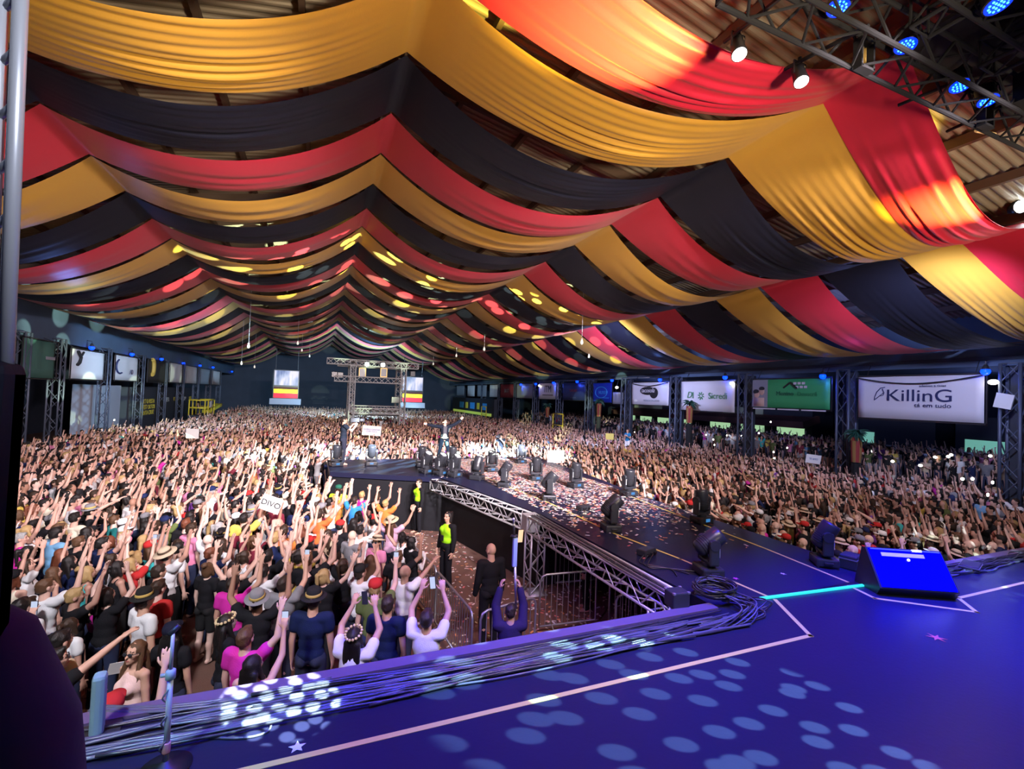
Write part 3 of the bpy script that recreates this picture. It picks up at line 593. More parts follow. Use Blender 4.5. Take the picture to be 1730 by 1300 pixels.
    cr = nt.nodes.new('ShaderNodeValToRGB'); e = cr.color_ramp.elements; e[0].position = .38; e[0].color = (.12, .18, .42, 1); e[1].position = .62; e[1].color = (.85, .80, .95, 1); e.new(.5).color = (.42, .48, .75, 1)
    nt.links.new(tc.outputs['Object'], mp.inputs[0]); nt.links.new(mp.outputs[0], nz.inputs['Vector']); nt.links.new(nz.outputs['Fac'], cr.inputs[0]); nt.links.new(cr.outputs[0], bs.inputs['Emission Color']); bs.inputs['Emission Strength'].default_value = 1.0; bs.inputs['Base Color'].default_value = (.02, .02, .02, 1)
    for cx, lab in ((-3.75, 'hanging video screen with yellow and red stripes, on the black container side'), (11.4, 'hanging video screen with yellow and red stripes, next to the gantry')):
        t = empty('video_screen', (cx, 62, 0), 0, lab, 'screen'); b = MB(); b.box((0, .15, 5.0), (2.8, .25, 3.6)); b.build('casing', M_BLACK, t)
        b = MB(); b.box((0, 0, 5.83), (2.6, .04, 1.75)); b.build('picture', m_scr, t)
        for z, h, nm, c in ((4.62, .28, 'black_band', (.03, .0, .0)), (4.25, .48, 'yellow_band', (1, .85, .02)), (3.72, .55, 'red_band', (.85, .02, .04))): b = MB(); b.box((0, 0, z), (2.6, .04, h)); b.build(nm, mat('screen_'+nm, c, emit=c, es=1.0), t)
        b = MB(); b.cyl((-1.2, .1, 6.8), (-1.2, .1, 9.3), .03); b.cyl((1.2, .1, 6.8), (1.2, .1, 9.3), .03); b.build('hanger', M_DSTEEL, t)
        b = MB(); b.box((0, .1, 3.0), (3.4, .4, .7)); b.build('board_below', GR, t)
    # bars behind the columns
    m_lit = mat('lit_opening', (.2, .5, .45), .5, emit=(.22, .62, .50), es=.55); m_lity = mat('lit_opening_warm', (.4, .6, .4), .5, emit=(.45, .75, .42), es=.75); m_roofb = mat('bar_roof', (.14, .055, .05), .7); m_wallb = mat('bar_wall', (.02, .025, .045), .7)
    for i, (y0, y1, zt, lab, m) in enumerate(((7.5, 16, 3.9, 'dark bar with two lit serving hatches, nearest the stage', m_lit), (17, 23, 3.7, 'dark bar with one lit hatch below the green banner', m_lit), (25, 36, 3.9, 'bar with brown roof and bright hatches below the pinwheel banner', m_lity), (37.5, 50, 3.9, 'bar with brown roof and bright hatches below the bright blue banner', m_lity))):
        t = empty('bar_stall', (37, (y0+y1)/2, .9), 0, lab, 'bar stall'); L = y1-y0; b = MB(); b.box((.6, 0, 1.75), (2.6, L, 3.5)); b.build('wall', m_wallb, t)
        n = max(1, int(L/2.8)); 
        for k in range(n):
            if i == 1 and k != 1: continue
            yy = -L/2+L*(k+.5)/n; b = MB(); b.box((-.72, yy, 1.75), (.06, L/n*.66, .75)); b.build('lit_hatch', m, t)
        b = MB(); b.box((-.9, 0, 1.30), (.6, L, .08)); b.build('counter', GR, t)
        if i >= 2: b = MB(); b.box((-1.2, 0, 2.55), (2.0, L+.6, .55), Matrix.Rotation(-.25, 3, 'Y')); b.build('roof', m_roofb, t); b = MB(); b.box((-.75, L*.1, 3.15), (.06, L*.4, .8)); b.build('sign_board', mat('sign_pale', (.45, .5, .35)), t)
    # palms in pots of red and yellow cloth
    m_leaf = mat('palm_leaf', (.012, .07, .05), .6)
    for i, (px, py, x, lab) in enumerate(((1447, 745, 23.3, 'bushy plant in striped cloth pot by the column beside the green banner'), (1165, 690, 23.3, 'dark palm in red and yellow striped pot below the pinwheel banner'), (1012, 685, 23.3, 'palm in striped pot below the bright blue banner'), (925, 690, 23.3, 'palm in pale pot below the banner with tall letters'))):
        p = PX(px, py, x); s = 1.0; t = empty('potted_palm', (p.x, p.y, .0), 0, lab, 'plant'); b = MB()
        zc = p.z+.35
        for k in range(46):
            a = random.uniform(0, 2*PI); el = random.uniform(-.3, 1.2); L = random.uniform(.35, .62); pts = []
            for j in range(6): q = j/5; pts.append((math.cos(a)*L*q*math.cos(el*(1-q)), math.sin(a)*L*q*math.cos(el*(1-q)), zc+L*q*math.sin(el)-.35*q*q))
            b.tube(pts, [.012, .04, .05, .04, .025, .005], n=4)
        b.build('leaves', m_leaf, t)
        v = MB(); v.lathe([(.19, zc-1.35), (.23, zc-.35), (.21, zc-.2)], n=18); o = v.build('pot', [mat('pot_red', (.28, .03, .03), .7), mat('pot_yellow', (.30, .17, .05), .7)], t)
        for q in o.data.polygons: q.material_index = (q.index//2) % 2
        v = MB(); v.cyl((0, 0, 0), (0, 0, zc-1.4), .2); v.build('stand', M_BLACKM, t)
    b = MB(); p = PX(1696, 678, 23.6); b.box(p, (.06, .5, .55), Matrix.Rotation(.2, 3, 'X')); tag(b.build('wall_notice', M_WHITEP), 'small tilted white board on the nearest column', 'board')
    b = MB()
    for x in (23.2,): b.tube([(24.26, 30+2*i, 6.52+.05*math.sin(i)) for i in range(28)], .05, n=5)
    tag(b.build('overhead_cable', M_GALV, smooth=True), 'pale cable run along the top of the far banners', 'cable')
# ================================================================== things on the stage
def build_stage_things():
    # moving heads
    def make_head(lab):
        t = empty('moving_head', (0, 0, 0), 0, lab, 'stage lamp', 'moving heads on the catwalk')
        b = MB(); b.box((0, 0, .085), (.42, .36, .15), bev=.03); 
        for x in (-.19, .19):
            for y in (-.15, .15): b.cyl((x, y, 0), (x, y, .02), .025, n=8)
        base = b.build('base', M_BLACK, t); b = MB(); b.box((0, -.183, .10), (.13, .008, .07)); b.build('display', mat('display_blue', (.02, .05, .1), .2, emit=(.05, .25, .6), es=.8), base)
        for s in (-1, 1): b = MB(); b.box((s*.235, 0, .09), (.03, .14, .04), bev=.01); b.build('handle', M_DSTEEL, base)
        yk = MB(); yk.lathe([(.10, .15), (.11, .17), (.11, .21), (.08, .23)]); yk.box((0, 0, .235), (.40, .16, .07), bev=.02)
        for s in (-1, 1): yk.box((s*.185, 0, .40), (.065, .17, .40), bev=.03); yk.cyl((s*.15, 0, .53), (s*.225, 0, .53), .085, n=16)
        y = yk.build('yoke', M_BLACK, t); b = MB(); b.box((.0, -.0, .0), (.02, .004, .02)); 
        b = MB(); b.box((-.185, -.089, .42), (.022, .006, .16)); b.build('marking', mat('mark_grey', (.55, .6, .62)), y)
        return t
    def head_part(t, tilt, pan, lit=False):
        R = Matrix.Rotation(tilt, 3, 'X'); c = Vector((0, 0, .53)); ax = R@Vector((0, 0, 1))
        b = MB(); b.lathe([(.03, -.25), (.10, -.235), (.135, -.19), (.145, -.10), (.145, .02), (.155, .10), (.15, .20), (.14, .235), (.12, .235), (.118, .20)], c, ax, 20)
        h = b.build('head', M_BLACK, t, True); b = MB(); b.lathe([(.115, .20), (.08, .225), (.02, .232)], c, ax, 20); b.build('lens', mat('lens_lit', (1, 1, 1), emit=(.85, .95, 1), es=5) if lit else M_LENS, h, True)
        b = MB()
        for k in range(5): b.lathe([(.147, -.16+.035*k), (.150, -.155+.035*k), (.147, -.15+.035*k)], c, ax, 20)
        b.build('cooling_fins', M_BLACKM, h, True)
    L = [(1196, 972, .95, 1.25, 'black moving head at the catwalk mouth beside the coiled cables'), (1032, 897, .8, 1.3, 'black moving head on the pit side of the catwalk, second from the stage'), (927, 845, .7, 1.2, 'black moving head over the bend of the truss'), (852, 823, .6, 1.0, 'black moving head on the pit side, just past the truss bend'),
         (806, 811, .4, 2.3, 'black moving head on the pit side, fifth from the stage'), (768, 806, .5, .6, 'black moving head with white lit top, nearest the truss bend of three in a row'), (744, 803, .5, .6, 'black moving head with white lit top, middle of three in a row'), (720, 800, .5, .5, 'black moving head with white lit top, outermost of three in a row'),
         (1392, 955, .5, .9, 'dark moving head at the catwalk mouth beside the blue screen'), (1185, 884, -.2, .1, 'black moving head on the bar side of the catwalk, second from the stage'), (1062, 838, .1, .1, 'black upright moving head on the bar side of the catwalk, third from the stage'), (972, 824, .1, .2, 'black upright moving head on the bar side of the catwalk, fourth from the stage'),
         (905, 812, .1, .0, 'black upright moving head with round face, behind the confetti edge'), (830, 797, .1, .0, 'black upright moving head with round face, bar side of the singer'), (880, 783, .1, 0, 'small moving head at the back edge of the catwalk end'), (712, 789, .1, 0, 'moving head just beside the singer, on the box side'), (764, 789, .1, 0, 'moving head just beside the singer, on the bar side'),
         (568, 788, .1, .3, 'moving head in front of the camera operator'), (627, 787, .2, 0, 'pale lit moving head on the box side end of the catwalk')]
    base = make_head('x')
    first = True
    for px, py, tilt, rz, lab in L:
        p = P(px, py, ZS)
        if first: t = base; t.location = p; t.rotation_euler = (0, 0, rz); t['label'] = lab; first = False
        else:
            t = base.copy(); COL.objects.link(t); t.location = p; t.rotation_euler = (0, 0, rz); t['label'] = lab
            for ch in base.children:
                if ch.name.startswith('head'): continue
                c = ch.copy(); COL.objects.link(c); c.parent = t
                for g in ch.children: d = g.copy(); COL.objects.link(d); d.parent = c
        head_part(t, tilt, 0, 'white lit' in lab)
    # blue screen wedge
    a, b_, c_, d_ = P(1487, 1008, ZS), P(1622, 1018, ZS), None, None
    u = (b_-a).normalized(); back = Vector((-u.y, u.x, 0)); 
    if back.y < 0: back = -back
    w_ = (b_-a).length; mid = (a+b_)/2; ang = math.atan2(u.y, u.x)
    t = empty('prompter_screen', mid, ang, 'tilted floor screen glowing plain blue inside a black wedge', 'screen'); h = w_/2
    prof = [(0, .12), (.36, .62), (.44, .60), (.60, .0), (.08, .0)]
    b = MB(); n = len(prof); v = [(s*h, y, z) for s in (-1, 1) for y, z in prof]; b.add(v, [(i, (i+1) % n, n+(i+1) % n, n+i) for i in range(n)]+[tuple(range(n-1, -1, -1)), tuple(range(n, 2*n))]); b.build('wedge_casing', M_BLACK, t)
    d = Vector((0, .36, .50)).normalized(); nn = Vector((0, -d.z, d.y)); R = Matrix((Vector((1, 0, 0)), d, -nn)).transposed(); c0 = Vector((0, .18, .37))+nn*.012
    b = MB(); b.box(c0, (w_-.06, .58, .02), R); b.build('screen', mat('screen_blue', (.0, .0, .2), .2, emit=(.0, .0, 1), es=1.6), t)
    b = MB(); b.box(c0+nn*.014+d*.20+Vector((-.05*w_, 0, 0)), (w_*.56, .055, .006), R); b.build('text_bar', mat('bar_lilac', (.4, .4, .8), emit=(.32, .30, .95), es=.9), t)
    b = MB(); b.box(c0+nn*.014+d*.275, (w_-.1, .016, .02), R); b.build('edge_highlight', mat('highlight_blue', (.25, .40, .85), .2), t); b = MB(); b.box(c0+nn*.014+d*.28+Vector((.16*w_, 0, 0)), (.14, .03, .02), R); b.ball(c0+nn*.02+d*.13, (.02, .02, .02)); b.build('painted_glint', mat('glint_white', (.9, .9, .9), emit=(1, 1, 1), es=1.5), t)  # glowing glint and pale blue top strip are highlights painted on the wedge
    # cables along the stage lip
    def spl(q, n=8):
        out = []; q = [q[0]]+q+[q[-1]]
        for i in range(1, len(q)-2):
            for k in range(n):
                t_ = k/n; out.append(.5*((2*q[i])+(q[i+1]-q[i-1])*t_+(2*q[i-1]-5*q[i]+4*q[i+1]-q[i+2])*t_*t_+(3*q[i]-q[i-1]-3*q[i+1]+q[i+2])*t_**3))
        return out+[q[-2]]
    def wav(y0, x0, x1, amp, r, seed):
        rr = np.random.default_rng(seed); f1, f2, p1, p2 = rr.uniform(.5, 1.3), rr.uniform(1.8, 3.2), rr.uniform(0, 6, 2)[0], rr.uniform(0, 6); n = int((x1-x0)*9)
        pts = []
        for i in range(n+1):
            x = x0+(x1-x0)*i/n; g = .55+.45*math.cos((x-2.1)*1.1)
            pts.append((x, y0+amp*(math.sin(f1*x+p1)+.45*math.sin(f2*x+p2))*(1-.45*abs(g)), ZS+r+.003+.012*rr.random()+.03*rr.random()*(seed % 3)/2))
        for _ in range(2): pts = [pts[0]]+[tuple((np.array(pts[i-1])+2*np.array(pts[i])+np.array(pts[i+1]))/4) for i in range(1, len(pts)-1)]+[pts[-1]]
        return pts
    m_rb = mat('cable_blue_grey', (.10, .11, .15), .3)
    for k in range(30):
        r = random.choice((.008, .010, .012, .015)); x0 = -1.6+random.uniform(0, 1.2)*(k % 3); x1 = random.uniform(3.6, 5.2)
        b = MB(); b.tube(wav(4.28+.013*k, x0, x1, .07, r, 100+k), r, n=6); tag(b.build('stage_cable', M_RUB if k % 3 else m_rb, smooth=True), 'dark cable in the loose bundle along the stage lip', 'cable', 'bundled cables along the lip')
    for k in range(12):
        r = random.choice((.009, .012, .015)); pts = [(x+9.4+.35*i, 4.45+.025*k+.06*math.sin(i*.9+k)+.03*math.sin(i*2.3+2*k), ZS+r+.004+.01*(k % 3)) for i in range(16) for x in (0,)]
        b = MB(); b.tube(spl([Vector(q) for q in pts], 4), r, n=6); tag(b.build('stage_cable', M_RUB if k % 3 else m_rb, smooth=True), 'dark cable in the bundle past the blue screen', 'cable', 'bundled cables past the blue screen')
    for px, py, w_, h, lab in ((1437, 960, .34, .24, 'small dark equipment case between the moving head and the blue screen'), (1640, 962, .5, .10, 'low flat black box past the blue screen')):
        p = P(px, py, ZS); t = empty('equipment_case', p, .3, lab, 'case'); b = MB(); b.box((0, 0, h/2), (w_, .26, h), bev=.02); b.build('shell', MATS['case_black'] if 'case_black' in MATS else mat('case_black', (.03, .035, .05), .4), t); b = MB(); b.box((0, 0, h*.75), (w_+.01, .27, .02)); b.build('edge_band', M_GALV, t)
    def loop(pts, r, lab, m=M_RUB): b = MB(); b.tube(pts, r, n=6); tag(b.build('stage_cable', m, smooth=True), lab, 'cable')
    q = [P(x, y, ZS)+Vector((0, 0, .012)) for x, y in ((290, 1245), (340, 1222), (420, 1208), (455, 1222), (450, 1240), (410, 1250), (350, 1248), (310, 1238), (230, 1270), (160, 1278))]
    loop(spl(q), .009, 'thin grey cable making a wide loop near the microphone stand', m_rb)
    for k, s in enumerate(((-.01, 1), (.03, 1.12), (.06, .95))):
        qq = [P(x, y, ZS)+Vector((0, s[0], .02)) for x, y in ((150, 1205), (260, 1206), (400, 1190), (560, 1155))]; loop(spl(qq), .013, ['blue lit cable nearest the stage lip by the stand', 'blue lit cable, middle of three by the stand', 'blue lit cable nearest the tape by the stand'][k], m_rb)
    # coil of cable on a black case at the catwalk mouth
    p = P(1150, 1032, ZS); t = empty('flight_case', (p.x+.04, p.y+.12, ZS), -.1, 'black case under the coiled cable at the catwalk mouth', 'case'); b = MB(); b.box((0, 0, .11), (.26, .22, .22), bev=.02); b.build('case', mat('case_black', (.03, .035, .05), .4), t); b = MB()
    for sx in (-1, 1):
        for sy in (-1, 1): b.box((sx*.115, sy*.095, .21), (.04, .04, .03), bev=.008)
    b.build('corner_guard', M_GALV, t)
    cc = P(1207, 998, ZS+.12)
    for k in range(3):
        b = MB(); pts = []
        for i in range(150): a = i*2*PI/24; R_ = .23+.025*math.sin(i*.7+k)+.012*k; pts.append(cc+Vector((R_*1.15*math.cos(a), R_*math.sin(a), .02*k+.05*math.sin(i*.21+k)+.0002*i)))
        b.tube(pts, .010, n=6); tag(b.build('coiled_cable', M_RUB if k != 1 else m_rb, smooth=True), ['coiled grey cable, lowest of the coil on the black case', 'pale grey cable in the middle of the coil on the black case', 'dark cable, topmost of the coil on the black case'][k], 'cable')
    for k in range(14):
        st = cc+Vector((random.uniform(-.1, .25), random.uniform(-.3, -.1), random.uniform(-.08, .05))); en = Vector((random.uniform(4.2, 5.4), 4.55-.02*k+random.uniform(-.05, .05), ZS+.015)); md = (st+en)/2+Vector((.35+random.uniform(-.1, .2), -.15, random.uniform(-.02, .12)))
        b = MB(); b.tube(spl([st, md, en+Vector((.3, 0, 0)), en]), .010, n=6); tag(b.build('stage_cable', M_RUB if k % 2 else m_rb, smooth=True), 'dark cable spilling from the coil on to the stage', 'cable', 'cables spilling from the coil')
    for (px, py, lab) in ((985, 862, 'small dark cable box near the bend of the catwalk truss'), (1092, 938, 'dark cable box with blue light beside the near moving head')):
        p = P(px, py, ZS); t = empty('cable_box', p, .3, lab, 'cable box'); b = MB(); b.box((0, 0, .06), (.34, .2, .12), bev=.02); b.build('box', M_BLACK, t); b = MB()
        for k in range(3): b.cyl((-.1+.1*k, -.1, .06), (-.1+.1*k, -.14, .06), .025)
        b.build('plug', M_DSTEEL, t)
        for j in range(3): b = MB(); b.tube(spl([p+Vector((-.15+.1*j, -.12, .05)), p+Vector((-.4, -.35-.1*j, .015)), p+Vector((-.1, -.7, .015)), p+Vector((.25*j-.2, -1.0, .015))]), .01, n=5); tag(b.build('stage_cable', M_RUB, smooth=True), 'dark cable trailing from the '+lab, 'cable', 'cables from the '+lab)
    # stars and shapes of paper lying on the stage
    def star(px, py, R_, m, lab, n=5, inner=.45):
        p = P(px, py, ZS+.004); poly = [(R_*(1 if i % 2 == 0 else inner)*math.cos(PI*i/n+.3), R_*(1 if i % 2 == 0 else inner)*math.sin(PI*i/n+.3)) for i in range(2*n)]; b = MB(); b.prism(poly, 0, .003); o = b.build('paper_star', m); o.location = p; tag(o, lab, 'paper star')
    star(502, 1263, .065, M_WHITEP, 'white paper star beside the long yellow tape'); star(1582, 1078, .11, mat('paper_red', (.75, .16, .12), .5), 'red paper flower alone on the blue stage', 6, .3)
    star(1243, 1008-30, .05, mat('paper_pink', (.8, .1, .5), .5), 'pink paper scrap at the catwalk mouth'); star(1323, 970, .05, mat('paper_cream', (.8, .7, .5), .5), 'cream paper scrap near the blue screen')
    star(235, 1255, .07, mat('paper_green', (.05, .55, .15), .4), 'green paper shape by the microphone stand', 4, .7)
    # microphone stand
    B = P(279, 1300, ZS); zt = zat(B, 1072); t = empty('microphone_stand', B, 0, 'silver microphone stand without microphone at the stage lip', 'stand'); H = zt-ZS
    b = MB(); b.lathe([(.16, 0), (.165, .012), (.05, .03), (.025, .06)], n=24); b.build('base', M_DSTEEL, t, True); b = MB(); b.cyl((0, 0, .05), (0, 0, H*.72), .019, n=12); b.build('pole', M_STEEL, t, True); b = MB(); b.cyl((0, 0, H*.70), (0, 0, H), .012, n=12); b.build('upper_pole', M_STEEL, t, True)
    b = MB(); b.lathe([(.02, H*.66), (.032, H*.67), (.032, H*.73), (.02, H*.74)], n=14); b.cyl((0, 0, H*.70), (-.06, 0, H*.70), .014); b.build('clutch', mat('clutch_blue', (.35, .45, .5), .4), t, True); b = MB(); b.lathe([(.024, H*.12), (.026, H*.13), (.026, H*.19), (.024, H*.20)], n=14); b.build('pink_band', mat('pink_band', (.6, .25, .28), .6), t, True)
    b = MB(); b.tube([(.02*math.cos(i*.5)-.02, .022*math.sin(i*.5), .05+H*.6*i/40) for i in range(41)], .006, n=5); b.build('wound_cable', M_GALV, t, True); b = MB(); b.cyl((-.02, 0, H), (.03, .02, H+.05), .02, .016); b.build('clip', M_BLACK, t, True)
    # black covered wedge and metal pole close by
    c = PY(-15, 1330, 1.35); b = MB(); cz = PY(60, 1035, 1.35).z; H = cz-ZS
    b.lathe([(.20, 0), (.245, .03), (.25, H*.35), (.235, H*.62), (.18, H*.86), (.09, H*.97), (.02, H)], axis=(0, 0, 1), n=40)
    cx = PY(140, 1250, 1.45).x-.195; t = empty('covered_floor_monitor', (cx, 1.45, ZS), 0, 'big dark rounded floor monitor under a black cover beside the metal pole', 'monitor'); b.build('cover', mat('cover_navy', (.020, .018, .035), .8, bump=.3, bscale=8), t, True); b = MB(); b.lathe([(.255, .0), (.262, .01), (.262, .05), (.25, .06)], n=40); b.build('base_rim', M_BLACK, t, True)
    q0 = PY(35, -10, 1.4); q1 = PY(9, 640, 1.4); d = (q1-q0); t = empty('tower_leg', (q1.x, q1.y, ZS), 0, 'shiny metal tower leg of two tubes rising at the edge of the stage', 'pole'); off = -Vector((q1.x, q1.y, ZS))
    b = MB(); b.cyl(q0-d*.3+off, q1+off+d*.0, .014, n=16); b.build('tube', M_STEEL, t, True); b = MB(); s = Vector((-.04, .015, 0)); b.cyl(q0-d*.3+s+off, q1+s+off, .014, n=16); b.build('tube', M_STEEL, t, True)
    for k in range(7): b = MB(); e = q0+d*(k/7.); b.cyl(e+off, e+s+off+d*.05, .008, n=8); b.build('brace', M_GALV, t, True); b = MB(); lo = PY(33, 1000, 1.4); b.box(Vector((lo.x-.073, 1.4, (ZS+q1.z)/2+.02))+off, (.10, .10, q1.z-ZS+.04), bev=.03); b.build('padded_sleeve', mat('sleeve_navy', (.018, .02, .05), .75), t)
    # upright cased lamp
    p = P(163, 1242, ZS); zt = zat(p, 1138); t = empty('upright_lamp_case', p, .2, 'small upright pale metal case lit turquoise at the stage lip', 'lamp'); b = MB(); b.box((0, 0, (zt-ZS)/2), (.09, .12, zt-ZS), bev=.03); b.build('casing', mat('case_pale', (.25, .45, .50), .35, .1), t); b = MB(); b.box((0, 0, .01), (.3, .26, .02), bev=.008); b.build('foot', M_BLACK, t)
# ------------------------------------------------------------------ fences of the pit
def build_fences():
    def fence(name, p0, p1, lab, h=1.1):
        p0 = Vector((p0[0], p0[1], 0)); p1 = Vector((p1[0], p1[1], 0)); d = p1-p0; L = d.length; t = empty('crowd_barrier', p0, math.atan2(d.y, d.x), lab, 'barrier')
        b = MB(); r = .021; c = .12
        b.tube([(0, 0, .12), (0, 0, h-c), (.035, 0, h-.035), (c, 0, h), (L-c, 0, h), (L-.035, 0, h-.035), (L, 0, h-c), (L, 0, .12), (0, 0, .12)], r, n=8); b.build('frame', M_GALV, t, True)
        n = int(L/.11); b = MB()
        for i in range(1, n): b.cyl((L*i/n, 0, .12), (L*i/n, 0, h), .008, n=6, caps=False)
        b.build('bars', M_GALV, t, True)
        for x in (.25, L-.25): b = MB(); b.tube([(x, -.3, .01), (x, -.05, .13), (x, .05, .13), (x, .3, .01)], .016, n=6); b.build('foot', M_GALV, t, True)
    A, B, C_, D = P(797, 1032, 1.1), P(738, 964, 1.1), None, None
    fence('f', (A.x, A.y-.05), (B.x, B.y), 'galvanised crowd barrier at the pit corner nearest the stage')
    fence('f', (B.x+.02, B.y+.1), (2.0, 11.4), 'galvanised crowd barrier pressed by fans near the guard in the yellow vest'); fence('f', (2.0, 11.5), (1.9, 13.6), 'galvanised crowd barrier by the second guard in yellow')
    fence('f', (1.85, 13.7), (.2, 15.2), 'crowd barrier following the angled end of the catwalk')
    fence('f', (A.x+.12, A.y-.1), (A.x+1.2, A.y+.15), 'short open crowd barrier turned across the pit'); 
    q = P(1040, 1000, 1.1); fence('f', (5.35, 7.6), (7.3, 7.3), 'crowd barrier under the catwalk behind the truss'); fence('f', (5.0, 6.9), (6.9, 6.2), 'crowd barrier under the catwalk mouth, closest to the stage'); fence('f', (4.1, 8.1), (5.3, 8.0), 'crowd barrier beside the truss leg in the pit')
    fence('f', (5.4, 9.9), (7.4, 9.7), 'crowd barrier under the catwalk below the second moving head')
# ------------------------------------------------------------------ confetti
def build_confetti():
    def conf(name, pts, z, cols, lab, size):
        n = len(pts); v = np.zeros((n, 4, 3)); a = RNG.uniform(0, PI, n); L = RNG.uniform(.6, 1.3, n)*size; W2 = L*.42; ti = RNG.uniform(-.4, .4, n)
        dx, dy = np.cos(a), np.sin(a)
        for i, (sl, sw) in enumerate(((-1, -1), (1, -1), (1, 1), (-1, 1))):
            v[:, i, 0] = pts[:, 0]+sl*L*dx-sw*W2*dy; v[:, i, 1] = pts[:, 1]+sl*L*dy+sw*W2*dx; v[:, i, 2] = z+.004+np.abs(sl*L*ti*.4)*(1 if i in (1, 2) else .2)
        me = bpy.data.meshes.new(name); f = np.arange(4*n).reshape(n, 4); me.from_pydata(v.reshape(-1, 3), [], f.tolist())
        c = np.array(cols)[RNG.integers(0, len(cols), n)]; c = np.repeat(np.c_[c, np.ones(n)], 4, 0)
        at = me.color_attributes.new('tint', 'FLOAT_COLOR', 'POINT'); at.data.foreach_set('color', c.ravel()); me.materials.append(M_CONF); o = link(name, me); tag(o, lab, 'confetti', None, 'stuff')
    cols = [(.8, .75, .75), (.75, .2, .2), (.85, .6, .6), (.8, .35, .15), (.85, .8, .6), (.7, .7, .8)]
    n = 7500; y = 6.2+(19.5-6.2)*RNG.uniform(0, 1, n)**.55; x = RNG.uniform(5.15, 8.85, n); k = RNG.uniform(0, 1, n) < np.clip((y-6.0)/4.0, .03, 1)**1.5; p = np.c_[x, y][k]
    n = 900; p2 = np.c_[RNG.uniform(3.8, 9.2, n), RNG.uniform(15, 19.7, n)]; conf('confetti', np.r_[p, p2], ZS, cols, 'paper confetti scattered over the catwalk', .042)
    n = 2600; y = RNG.uniform(4.9, 16, n); x = RNG.uniform(1.9, 8.6, n); k = ~((y > 11) & (x > 4.2)); conf('confetti', np.c_[x, y][k], 0, cols, 'paper confetti trodden into the brown pit floor', .04)
# ================================================================== people
HEADC = Vector((0, 0, 1.50))
def arm_chain(sx, sh, pose):
    U, F, Hd, Nn = [Vector((q[0]*sx, q[1], q[2])) for q in pose]
    U.normalize(); F.normalize(); Hd.normalize(); S = Vector((sx*sh, -.01, 1.405)); E = S+U*.285; Wr = E+F*.25
    return S, E, Wr, Hd, (Nn-Hd*Nn.dot(Hd)).normalized()
def add_hand(b, W_r, d, n, sx, curl=.35, k=1.0):
    s = d.cross(n)*sx                     # towards the thumb
    c = W_r+d*.05
    R = Matrix((s, d, n)).transposed(); b.ball(c, (.040*k, .054*k, .017*k), R, 12, 8)
    for i, (off, L) in enumerate(((.033, .070), (.011, .082), (-.011, .078), (-.031, .060))):
        q0 = W_r+d*.088*k+s*off*k; dd = (d+s*off*5.0).normalized(); d1 = (dd+n*curl*.5).normalized(); d2 = (dd+n*curl*1.6).normalized(); m = q0+d1*L*.52*k
        b.caps(q0-dd*.02, m, .0098*k, .0092*k, 8); b.caps(m, m+d2*L*.48*k, .0092*k, .008*k, 8)
    q0 = W_r+d*.028+s*.028; t1 = (s*.8+d*.62+n*.25).normalized(); m = q0+t1*.045*k; b.caps(q0, m, .013*k, .011*k, 8); b.caps(m, m+(s*.35+d*.85+n*.35).normalized()*.034*k, .011*k, .009*k, 8)
def skeleton(spec):
    f = spec['sex'] == 'F'; sh = .160 if f else .185
    return f, sh, arm_chain(1, sh, spec['R']), arm_chain(-1, sh, spec['L'])
def head_matrix(spec):
    return Matrix.Translation(HEADC) @ Euler((math.radians(spec.get('pitch', 8)), 0, math.radians(spec.get('yaw', 0)))).to_matrix().to_4x4() @ Matrix.Translation(-HEADC)
